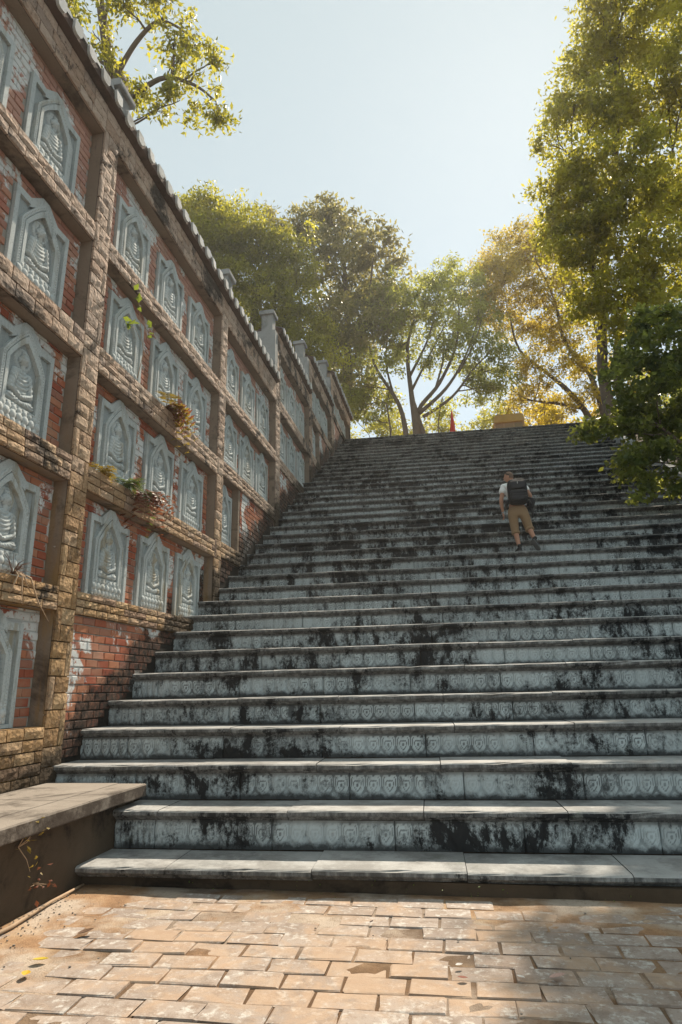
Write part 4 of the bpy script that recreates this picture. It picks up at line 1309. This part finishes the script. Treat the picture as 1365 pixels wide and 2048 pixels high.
fern((-4.32, 6.85, 4.53), 'small orange fern beside the near stone post', [M_FERN_R, M_FERN_Y], 12, 0.40, 2, hang=0.5)
fern((-4.32, 7.42, 4.53), 'bright green fern below the first panel of the third row', [M_FERN_G], 13, 0.50, 3, hang=0.5)
fern((-4.30, 7.95, 4.53), 'brown and grey green fern drooping beside the green one', [M_FERN_R, M_FERN_R, M_FERN_R, M_FERN_G], 18, 0.82, 4, hang=1.2)
def dry_tuft():
    t = empty('dry_tuft', (-4.34, 5.5, 2.98))
    prop(t, 'withered brown tuft with pale hanging roots on the lower ledge', 'dry plant')
    rs = random.Random(9)
    m = MB()
    for i in range(46):
        a = rs.uniform(-1.6, 1.6)
        L = rs.uniform(0.10, 0.34)
        e = Vector((math.cos(a) * L * 0.6, math.sin(a) * L, rs.uniform(-0.05, 0.20)))
        m.tube([(0, 0, 0), e * 0.5 + Vector((0, 0, 0.04)), e], [0.004, 0.003, 0.001], 3)
    m.build('stalks', plain('withered_stalk', (0.16, 0.10, 0.075), 0.9, 0.3, 12), t)
    r = MB()
    for i, (dy, dz) in enumerate(((0.55, -0.42), (0.12, -0.30), (-0.10, -0.22), (0.22, -0.16))):
        r.tube([(0.03, 0, 0.03), (0.09, dy * 0.3, -0.02), (0.075, dy * 0.6, dz * 0.55), (0.07, dy, dz)], [0.012, 0.01, 0.007, 0.003], 5)
    r.build('root', M_STRAW, t, True)
dry_tuft()
def leafspray(m, c, n, s, seed):
    rs = random.Random(seed)
    for i in range(n):
        a = Vector((rs.uniform(0.2, 1), rs.gauss(0, 1), rs.gauss(-0.2, 0.7))).normalized()
        b = a.cross(Vector((rs.gauss(0, .4), rs.gauss(0, .4), 1))).normalized()
        p = Vector(c) + Vector((rs.uniform(0, .05), rs.gauss(0, .06), rs.gauss(0, .06)))
        L = s * rs.uniform(0.6, 1.2)
        nn = a.cross(b)
        m.add([p, p + a * L * .4 + b * L * .3 + nn * L * .06, p + a * L, p + a * L * .4 - b * L * .3 + nn * L * .06], [(0, 1, 2, 3)])
def vine():
    t = empty('vine', (-4.28, 7.5, 6.2))
    prop(t, 'thin green vine climbing in front of a panel in the second row', 'vine')
    b = Vector((-4.28, 7.5, 6.2))
    st = MB()
    st.tube([Vector(p) - b for p in ((-4.30, 7.54, 6.2), (-4.22, 7.52, 6.6), (-4.24, 7.40, 7.0), (-4.22, 7.28, 7.32))], [0.006, 0.005, 0.004, 0.002], 5)
    st.tube([Vector(p) - b for p in ((-4.24, 7.46, 6.75), (-4.2, 7.2, 6.80), (-4.2, 7.0, 6.72))], [0.004, 0.003, 0.002], 4)
    st.build('stem', M_STRAW, t, True)
    k = 0
    for i, (c, n) in enumerate((((-4.24, 7.26, 7.34), 6), ((-4.2, 7.0, 6.72), 6), ((-4.2, 7.45, 7.12), 2), ((-4.2, 7.5, 6.95), 2), ((-4.2, 7.62, 6.85), 2))):
        for q in range(n):
            m = MB()
            leafspray(m, Vector(c) - b, 1, 0.13, 600 + k)
            m.build('leaf', M_VINE, t)
            k += 1
vine()
def weed(loc, label, n, s, mat, seed, tall=0.22):
    t = empty('weed', loc)
    prop(t, label, 'weed', 'weeds in the rendered ledge')
    rs = random.Random(seed)
    st, lf = MB(), MB()
    for i in range(4):
        e = Vector((rs.uniform(0.03, 0.09), rs.uniform(-.09, .09), rs.uniform(-tall, tall * .6)))
        st.tube([(0, 0, 0), e * .5 + Vector((.02, 0, 0)), e], [0.004, 0.003, 0.001], 4)
        leafspray(lf, e, n, s, seed * 7 + i)
    st.build('stem', M_STRAW, t)
    prop(lf.build('foliage', mat, t), kind='stuff')
weed((-3.32, 4.63, 0.72), 'pale yellow weed high on the rendered side of the ledge', 5, 0.055, M_FERN_Y, 5)
weed((-3.32, 4.85, 0.42), 'reddish weed low on the rendered side of the ledge', 4, 0.05, M_FERN_R, 6, 0.08)

# ------------------------------------------------------------------ litter on the paving
def fallen_leaf(x, y, label, c, s, seed, rz):
    rs = random.Random(seed)
    m = MB()
    n = 5
    v, f = [], []
    for i in range(n + 1):
        t = i / n
        w = s * 0.28 * math.sin(math.pi * t) ** 0.8
        zz = s * 0.22 * (t - 0.4) ** 2 * 4 * 0.35
        for k in (-1, 0, 1): v.append((s * (t - .5), k * w, zz + abs(k) * w * 0.35 + 0.004))
    for i in range(n):
        for k in range(2): f.append((i * 3 + k, i * 3 + k + 1, i * 3 + k + 4, i * 3 + k + 3))
    o = m.add(v, f).build('fallen_leaf', plain('dry_leaf_%d' % seed, c, 0.7, 0.3, 30), None, loc=(x, y, GZ + 0.018), rot=(rs.uniform(-.15, .15), rs.uniform(-.15, .15), rz))
    prop(o, label, 'leaf', 'fallen leaves on the paving')
fallen_leaf(-2.65, 4.02, 'yellow leaf on the paving near the ledge', (0.55, 0.40, 0.03), 0.10, 1, 0.4)
fallen_leaf(-2.61, 3.83, 'orange yellow leaf nearest the lower left edge of the paving', (0.55, 0.33, 0.02), 0.09, 2, 1.9)
fallen_leaf(-2.63, 4.48, 'brown leaf on the paving closest to the steps on the ledge side', (0.12, 0.06, 0.03), 0.12, 3, 0.9)
fallen_leaf(0.42, 4.18, 'curled pale pink leaf on the paving, right of the white chips', (0.50, 0.33, 0.28), 0.10, 4, 0.2)
fallen_leaf(-0.12, 4.27, 'small white leaf on the paving in front of the stairs', (0.66, 0.62, 0.58), 0.05, 5, 0.6)
fallen_leaf(0.22, 4.15, 'white oval leaf on the paving beside the curled pink one', (0.68, 0.64, 0.60), 0.055, 6, 2.4)
fallen_leaf(-0.72, 4.9, 'tiny dark leaf alone on the bright paving', (0.07, 0.04, 0.03), 0.04, 7, 1.0)
fallen_leaf(-0.10, 4.10, 'red brown leaf lying between two white leaves', (0.25, 0.08, 0.05), 0.06, 8, 0.1)
st = MB().tube([(0, 0, 0.02), (0.05, 0.55, 0.025), (0.02, 1.05, 0.03), (0.03, 1.5, 0.03)], [0.012, 0.014, 0.012, 0.009], 6)
prop(st.build('stick', M_STRAW, None, True, loc=(-3.24, 3.95, GZ + 0.005), rot=(0, 0, 0.03)), 'long dry stick lying at the foot of the ledge', 'stick')
grit = MB()
rs = random.Random(77)
for i in range(260):
    if rs.random() < 0.86: x, y = -3.30 + abs(rs.gauss(0, 0.16)), rs.uniform(3.2, 5.4)
    else: x, y = rs.uniform(-3.0, 3.0), rs.uniform(3.3, 5.4)
    s = rs.uniform(0.003, 0.009)
    grit.ell((x, y, GZ + 0.012), (s * rs.uniform(.8, 1.5), s, s * 0.7), 5, 3)
prop(grit.build('grit', M_LEDGE, None), 'loose grit and pebbles along the ledge foot', 'grit', kind='stuff')
moss = MB()
for i in range(60):
    leafspray(moss, (rs.uniform(-3.0, 1.2), 5.60, GZ + rs.uniform(0.0, 0.05)), 3, 0.022, 900 + i)
prop(moss.build('moss', M_VINE, None), 'tiny green plants under the lowest step', 'moss', kind='stuff')

# ------------------------------------------------------------------ things at the head of the stairs
def kiosk():
    t = empty('kiosk', (3.4, 31.3, NZ_TOP))
    prop(t, 'small tan kiosk with a yellow brown roof behind the top step', 'kiosk')
    wd = plain('tan_boards', (0.42, 0.29, 0.18), 0.8, 0.2, 4)
    rf = plain('yellow_roof', (0.52, 0.34, 0.11), 0.8, 0.25, 3)
    MB().box(-0.66, 0.66, -0.45, 0.45, 0.0, 2.28).build('body', wd, t)
    for k in range(3):
        MB().box(-0.70 + k * 0.49, -0.70 + k * 0.49 + 0.40, -0.47, -0.452, 1.95, 2.24).build('board', plain('board_%d' % k, (0.36 - .03 * k, 0.24, 0.15), 0.8, 0.2, 6), t)
    m = MB().prism([(-0.76, 2.281), (0.76, 2.281), (0.78, 2.34), (0.72, 2.62), (0.62, 2.70), (-0.62, 2.70), (-0.72, 2.62), (-0.78, 2.34)], -0.62, 0.62, 'y')
    m.build('roof', rf, t)
    for sx in (-0.74, 0.74): MB().tube([(sx * .98, -0.55, 2.28), (sx * .98, -0.55, 1.7)], 0.035, 6).build('bracket', wd, t)
kiosk()
def flag():
    t = empty('folded_flag', (0.48, 28.0, NZ_TOP))
    prop(t, 'slim red folded flag standing behind the top step', 'flag')
    m = MB()
    m.tube([(0, 0, 0.55), (0.0, 0, 0.9), (0.01, 0, 1.3), (0.02, 0, 1.95)], [0.10, 0.13, 0.10, 0.025], 9)
    m.build('cloth', plain('red_cloth', (0.55, 0.04, 0.03), 0.8, 0.15, 6), t, True)
    MB().tube([(0, 0, 0), (0.02, 0, 2.05)], 0.018, 6).build('pole', M_PIER, t)
flag()

# ------------------------------------------------------------------ the climber
def skin(name, V, E, mat, parent, sub=2, root=0):
    """V: list of (point, radius) ; E: edges; grows one closed surface round the bones"""
    me = bpy.data.meshes.new(name)
    me.from_pydata([tuple(p) for p, r in V], E, [])
    o = bpy.data.objects.new(name, me)
    COL.objects.link(o)
    o.modifiers.new('skin', 'SKIN')
    for i, (p, r) in enumerate(V):
        me.skin_vertices[0].data[i].radius = (r, r) if not hasattr(r, '__len__') else r
        me.skin_vertices[0].data[i].use_root = (i == root)
    s = o.modifiers.new('sub', 'SUBSURF'); s.levels = sub; s.render_levels = sub
    dg = bpy.context.evaluated_depsgraph_get()
    nm = bpy.data.meshes.new_from_object(o.evaluated_get(dg))
    nm.name = name
    bpy.data.objects.remove(o)
    nm.materials.clear(); nm.materials.append(mat)
    nm.polygons.foreach_set('use_smooth', [True] * len(nm.polygons))
    return link(name, nm, parent)

M_SKIN = plain('warm_skin', (0.46, 0.25, 0.17), 0.6, 0.08, 8)
M_SHIRT = plain('white_shirt_cloth', (0.88, 0.90, 0.91), 0.9, 0.04, 6)
M_TROUSER = plain('tan_trouser_cloth', (0.29, 0.195, 0.115), 0.9, 0.15, 9)
M_BLACK = plain('black_pack_cloth', (0.013, 0.014, 0.018), 0.75, 0.3, 12)
M_BLACK2 = plain('black_webbing', (0.022, 0.023, 0.028), 0.6, 0.3, 20)
M_SHOE = plain('dark_shoe', (0.025, 0.027, 0.03), 0.7, 0.3, 12)
M_SOLE = plain('grey_sole', (0.13, 0.135, 0.14), 0.8, 0.2, 12)
M_HAIR = plain('cropped_brown_hair', (0.15, 0.10, 0.075), 0.9, 0.35, 60)
M_GREYMETAL = plain('white_tag', (0.6, 0.6, 0.6), 0.5, 0.1, 8)

PX, PY, PZ = 1.44, 12.55, 4.325
man = empty('person', (PX, PY, PZ))
prop(man, 'man in white T-shirt and rolled tan trousers climbing the steps, head turned left', 'person')
def build_man():
    hip = Vector((-0.066, 0.02, 0.93))
    ch = Vector((-0.085, 0.07, 1.22))
    sh = Vector((-0.095, 0.10, 1.40))
    nk = Vector((-0.115, 0.115, 1.475))
    hd0 = Vector((-0.150, 0.13, 1.56))
    ls, le, lw = Vector((-0.285, 0.10, 1.385)), Vector((-0.365, 0.02, 1.085)), Vector((-0.345, 0.10, 0.86))
    rs_, re, rw = Vector((0.105, 0.10, 1.385)), Vector((0.225, 0.03, 1.15)), Vector((0.17, 0.25, 1.07))
    lh, lk, la = Vector((-0.165, 0.02, 0.90)), Vector((-0.145, 0.07, 0.49)), Vector((-0.10, -0.02, 0.10))
    rh, rk, ra = Vector((0.035, 0.02, 0.90)), Vector((0.125, 0.05, 0.50)), Vector((0.205, -0.08, 0.215))
    V = [(hip, (.135, .10)), (ch, (.135, .095)), (sh, (.12, .085)), (nk, .058), (hd0, .066),
         (ls, .060), (ls.lerp(le, .5), .050), (le, .042), (le.lerp(lw, .4), .040), (lw, .027),
         (rs_, .060), (rs_.lerp(re, .5), .050), (re, .042), (re.lerp(rw, .4), .040), (rw, .027),
         (lh, .085), (lh.lerp(lk, .5), .075), (lk, .056), (lk.lerp(la, .35), .056), (la, .036),
         (rh, .085), (rh.lerp(rk, .5), .075), (rk, .056), (rk.lerp(ra, .35), .056), (ra, .036)]
    E = [(0, 1), (1, 2), (2, 3), (3, 4), (2, 5), (5, 6), (6, 7), (7, 8), (8, 9), (2, 10), (10, 11), (11, 12), (12, 13), (13, 14),
         (0, 15), (15, 16), (16, 17), (17, 18), (18, 19), (0, 20), (20, 21), (21, 22), (22, 23), (23, 24)]
    body = skin('body', V, E, M_SKIN, man, 2)
    # head, turned to the left and a little up, joined into the body mesh
    hm = MB()
    q = Quaternion((0, 0, 1), rad(68)) @ Quaternion((1, 0, 0), rad(4))     # +y of the head looks left and ahead
    R_ = q.to_matrix()
    hc = Vector((-0.158, 0.135, 1.615))
    def hp(x, y, z): return hc + R_ @ Vector((x, y, z))
    seg, rings = 20, 16
    v, f = [], []
    for i in range(rings + 1):
        th = math.pi * i / rings
        for k in range(seg):
            ph = 2 * math.pi * k / seg
            x, y, z = math.sin(th) * math.cos(ph), math.sin(th) * math.sin(ph), math.cos(th)
            sx, sy, sz = 0.075, 0.097, 0.115
            if z < -0.1: sx *= 1 + 0.30 * z; sy *= 1 + 0.10 * z
            p = Vector((x * sx, y * sy, z * sz))
            if y > 0.55:                                   # face
                if -0.35 < z < 0.12 and abs(x) < 0.28: p.y += 0.022 * (1 - abs(x) / 0.28) * (1 - abs(z + 0.22) / 0.35 if z < -0.1 else 0.45)
                if 0.05 < z < 0.3 and 0.15 < abs(x) < 0.6: p.y -= 0.006
                if -0.75 < z < -0.5: p.y += 0.008
            v.append(hc + R_ @ p)
    for i in range(rings):
        for k in range(seg):
            k2 = (k + 1) % seg
            f.append((i * seg + k, (i + 1) * seg + k, (i + 1) * seg + k2, i * seg + k2))
    hm.add(v, f)
    for s in (-1, 1):
        hm.ell(hp(s * 0.077, -0.012, -0.012), (0.010, 0.020, 0.032), 8, 6, R_)
    hm.ell(hp(0, 0.100, -0.052), (0.024, 0.010, 0.006), 8, 5, R_)
    # hands: palm plus five bent fingers each
    for w, d, side in ((lw, Vector((0.02, 0.07, -0.10)), -1), (rw, Vector((0.02, 0.10, -0.02)), 1)):
        dn = d.normalized()
        ac = dn.cross(Vector((1, 0, 0))).normalized()
        nr = dn.cross(ac)
        pc = w + dn * 0.055
        hm.ell(pc, (0.020, 0.040, 0.052), 10, 8, Matrix((nr, ac, dn)).transposed())
        for k in range(4):
            a = pc + dn * 0.045 + ac * (-0.03 + 0.02 * k)
            L = (0.062, 0.072, 0.068, 0.052)[k]
            hm.tube([a - dn * 0.02, a + dn * L * .4, a + dn * L * .75 + nr * 0.016, a + dn * L * .85 + nr * 0.036], [0.0095, 0.009, 0.0085, 0.007], 7)
        a = pc + ac * 0.035 - dn * 0.01
        hm.tube([a - ac * 0.01, a + ac * 0.022 + dn * 0.02, a + ac * 0.024 + dn * 0.05 + nr * 0.012], [0.011, 0.010, 0.008], 7)
    bm = bmesh.new()
    bm.from_mesh(body.data)
    tmp = hm.mesh('tmp')
    bm.from_mesh(tmp)
    bm.to_mesh(body.data)
    bm.free()
    bpy.data.meshes.remove(tmp)
    body.data.polygons.foreach_set('use_smooth', [True] * len(body.data.polygons))
    # cropped hair: a shell over the back and top of the skull
    v, f = [], []
    for i in range(9):
        th = math.pi * 0.60 * i / 8
        for k in range(20):
            ph = 2 * math.pi * k / 20
            x, y, z = math.sin(th) * math.cos(ph), math.sin(th) * math.sin(ph), math.cos(th)
            zmin = 0.50 if y > 0.35 else (0.18 if y > -0.1 else -0.30)
            z = max(z, zmin)
            rr = math.sqrt(max(0.0, 1 - z * z))
            n_ = math.hypot(x, y) or 1
            v.append(hc + R_ @ Vector((x / n_ * rr * 0.078 if n_ > 1e-6 else 0, y / n_ * rr * 0.100, z * 0.118)))
    for i in range(8):
        for k in range(20):
            k2 = (k + 1) % 20
            f.append((i * 20 + k, (i + 1) * 20 + k, (i + 1) * 20 + k2, i * 20 + k2))
    MB().add(v, f).build('hair', M_HAIR, man, True)
    # shirt
    V = [(Vector((-0.066, 0.02, 0.95)), (.165, .125)), (ch, (.162, .115)), (Vector((-0.092, 0.09, 1.34)), (.150, .105)), (sh + Vector((0, 0, .035)), (.085, .075)),
         (ls, .090), (ls.lerp(le, .30), .086), (ls.lerp(le, .52), .084), (rs_, .090), (rs_.lerp(re, .30), .086), (rs_.lerp(re, .55), .084)]
    skin('t_shirt', V, [(0, 1), (1, 2), (2, 3), (2, 4), (4, 5), (5, 6), (2, 7), (7, 8), (8, 9)], M_SHIRT, man, 2)
    # trousers rolled below the knee
    V = [(Vector((-0.066, 0.02, 0.985)), (.165, .125)), (Vector((-0.066, 0.01, 0.88)), (.175, .135)),
         (lh + Vector((-.01, 0, -.12)), .112), (lh.lerp(lk, .55), .100), (lk, .088), (lk.lerp(la, .10), .083), (lk.lerp(la, .20), .079),
         (rh + Vector((.02, 0, -.12)), .112), (rh.lerp(rk, .55), .100), (rk, .090), (rk.lerp(ra, .06), .089), (rk.lerp(ra, .14), .085)]
    skin('trousers', V, [(0, 1), (1, 2), (2, 3), (3, 4), (4, 5), (5, 6), (1, 7), (7, 8), (8, 9), (9, 10), (10, 11)], M_TROUSER, man, 2)
    for a, b, t0, r in ((lk, la, .20, .078), (rk, ra, .14, .084)):
        d = (b - a).normalized()
        m = MB()
        for i in range(3):
            c = a.lerp(b, t0 - 0.02 + 0.035 * i)
            m.tube([c - d * 0.016, c - d * 0.006, c + d * 0.006, c + d * 0.016], [r - .006, r + .006, r + .006, r - .008], 14)
        m.build('cuff', M_TROUSER, man, True)
    # shoes
    def shoe(a, toe, up):
        d = (toe - a).normalized()
        sd = d.cross(up).normalized()
        up = sd.cross(d)
        def P(x, y, z): return a + sd * x + d * y + up * z
        m, so = MB(), MB()
        secs = [(-0.055, .028, .075), (-0.03, .038, .095), (0.03, .042, .085), (0.09, .045, .060), (0.15, .048, .045), (0.19, .036, .032), (0.21, .012, .018)]
        v, f = [], []
        for y, w, h in secs:
            for k in range(10):
                t = math.pi * k / 9
                v.append(P(-math.cos(t) * w, y, -0.072 + math.sin(t) * h))
        for i in range(len(secs) - 1):
            for k in range(9): f.append((i * 10 + k, i * 10 + k + 1, (i + 1) * 10 + k + 1, (i + 1) * 10 + k))
        f += [tuple(range(9, -1, -1)), tuple(range(60, 70))]
        m.add(v, f)
        o = m.build('shoe', M_SHOE, man, True)
        v, f = [], []
        for y, w, h in secs:
            for x, z in ((-1, -.072), (1, -.072), (1, -.098), (-1, -.098)): v.append(P(x * (w + .004), y * 1.02, z))
        for i in range(len(secs) - 1):
            for k in range(4): f.append((i * 4 + k, i * 4 + (k + 1) % 4, i * 4 + 4 + (k + 1) % 4, i * 4 + 4 + k))
        f += [(3, 2, 1, 0), (24, 25, 26, 27)]
        so.add(v, f)
        so.build('sole', M_SOLE, o)
        m2 = MB().tube([P(0, -0.02, 0.0), P(0, -0.02, 0.05)], [.043, .041], 10)
        m2.build('sock', M_SHOE, o, True)
    shoe(la, la + Vector((-0.06, 0.2, 0.0)), Vector((0, 0, 1)))
    shoe(ra, ra + Vector((0.10, 0.10, -0.15)), Vector((0.35, 0.55, 0.75)))
    return hc, R_
HC, HR = build_man()

def rounded_box(m, c, s, p=4.0, seg=18, rings=14, rot=None):
    v, f = [], []
    def sg(t, e): return math.copysign(abs(t) ** e, t)
    e = 2.0 / p
    for i in range(rings + 1):
        th = math.pi * i / rings - math.pi / 2
        for k in range(seg):
            ph = 2 * math.pi * k / seg
            q = Vector((s[0] * sg(math.cos(th), e) * sg(math.cos(ph), e), s[1] * sg(math.cos(th), e) * sg(math.sin(ph), e), s[2] * sg(math.sin(th), e)))
            v.append((rot @ q if rot else q) + Vector(c))
    for i in range(rings):
        for k in range(seg):
            k2 = (k + 1) % seg
            f.append((i * seg + k, i * seg + k2, (i + 1) * seg + k2, (i + 1) * seg + k))
    m.add(v, f)
def at_man(name, label, cat, x, y, z):
    t = empty(name, (PX + x, PY + y, PZ + z))
    prop(t, label, cat)
    return t
bp = at_man('backpack', 'bulky black backpack worn by the climbing man', 'backpack', -0.045, -0.13, 1.20)
tilt = Matrix.Rotation(rad(-7), 3, 'X')
m = MB(); rounded_box(m, (0, -0.01, 0), (0.195, 0.115, 0.265), 4.5, rot=tilt); m.build('pack_body', M_BLACK, bp, True)
m = MB(); rounded_box(m, (0, -0.135, -0.10), (0.155, 0.045, 0.115), 4.5, rot=tilt); m.build('front_pocket', M_BLACK2, bp, True)
m = MB(); rounded_box(m, (0, -0.125, 0.115), (0.150, 0.040, 0.085), 4.5, rot=tilt); m.build('top_pocket', M_BLACK2, bp, True)
for s in (-1, 1):
    m = MB().tube([(s * .12, .10, .24), (s * .13, .17, .27), (s * .14, .30, .17), (s * .15, .33, .0), (s * .17, .24, -.16), (s * .18, .08, -.2)], [.022] * 6, 7)
    m.build('shoulder_strap', M_BLACK2, bp, True)
    m = MB().tube([(s * .19, -.02, -.19), (s * .235, .07, -.235), (s * .22, .17, -.255), (s * .12, .25, -.26)], [.03, .034, .03, .02], 7)
    m.build('hip_belt', M_BLACK2, bp, True)
for k in range(3):
    MB().box(-.16, .16, -.185 + .0 * k, -.172, -.17 + .055 * k, -.155 + .055 * k).build('webbing', M_BLACK, bp)
MB().tube([(-.04, .05, .255), (-.03, .05, .29), (.03, .05, .29), (.04, .05, .255)], .010, 6).build('handle', M_BLACK2, bp, True)
MB().box(-.006, .006, -.178, -.168, .13, .17).build('tag', M_GREYMETAL, bp)
cb = at_man('camera_bag', 'black pouch hanging at the right hip of the climbing man', 'bag', 0.20, 0.05, 0.98)
m = MB(); rounded_box(m, (0.01, 0, 0), (0.075, 0.12, 0.10), 4.0, rot=Matrix.Rotation(rad(18), 3, 'Y')); m.build('pouch', M_BLACK, cb, True)
m = MB(); rounded_box(m, (0.0, 0, 0.095), (0.080, 0.125, 0.025), 4.0, rot=Matrix.Rotation(rad(18), 3, 'Y')); m.build('flap', M_BLACK2, cb, True)
MB().tube([(.0, -.05, -.06), (.015, -.08, -.16), (.02, -.07, -.26), (.0, -.05, -.30)], [.022, .024, .022, .012], 7).build('strap', M_BLACK2, cb, True)
cm = at_man('camera', 'black camera held at the left hip of the climbing man', 'camera', -0.41, 0.14, 0.90)
m = MB(); rounded_box(m, (0, 0, 0), (0.045, 0.075, 0.055), 5.0); m.build('camera_body', M_BLACK, cm, True)
MB().tube([(-.03, .02, 0), (-.09, .05, -.02), (-.13, .07, -.035)], [.036, .036, .040], 12).build('lens', M_BLACK2, cm, True)
MB().tube([(.03, -.03, .05), (.09, -.06, .16), (.13, -.10, .19)], .012, 6).build('strap', M_BLACK2, cm, True)
sg_ = at_man('sunglasses', 'dark sunglasses pushed up on the cropped head of the climbing man', 'sunglasses', *HC)
for s in (-1, 1):
    m = MB().tube([HR @ Vector((s * .081, -.04, .02)), HR @ Vector((s * .084, .02, .055)), HR @ Vector((s * .074, .075, .085))], .005, 6)
    m.build('temple', M_BLACK, sg_, True)
for s in (-1, 1):
    m = MB(); rounded_box(m, HR @ Vector((s * .036, .082, .09)), (.034, .008, .022), 4.0, 12, 8, HR @ Matrix.Rotation(rad(-40), 3, 'X'))
    m.build('lens', M_BLACK2, sg_, True)

# ------------------------------------------------------------------ thin bright haze in the air
hk = NT('thin_haze')
pv = hk.n('ShaderNodeVolumePrincipled')
pv.inputs['Color'].default_value = (0.97, 0.97, 0.94, 1)
pv.inputs['Density'].default_value = 0.0011
pv.inputs['Anisotropy'].default_value = 0.45
hk.t.links.new(pv.outputs[0], hk.out.inputs['Volume'])
hz = MB().box(-210, 210, -210, 210, -14, 45).build('haze', hk.m)
prop(hz, 'thin pale haze hanging in the sunlit air', kind='stuff')
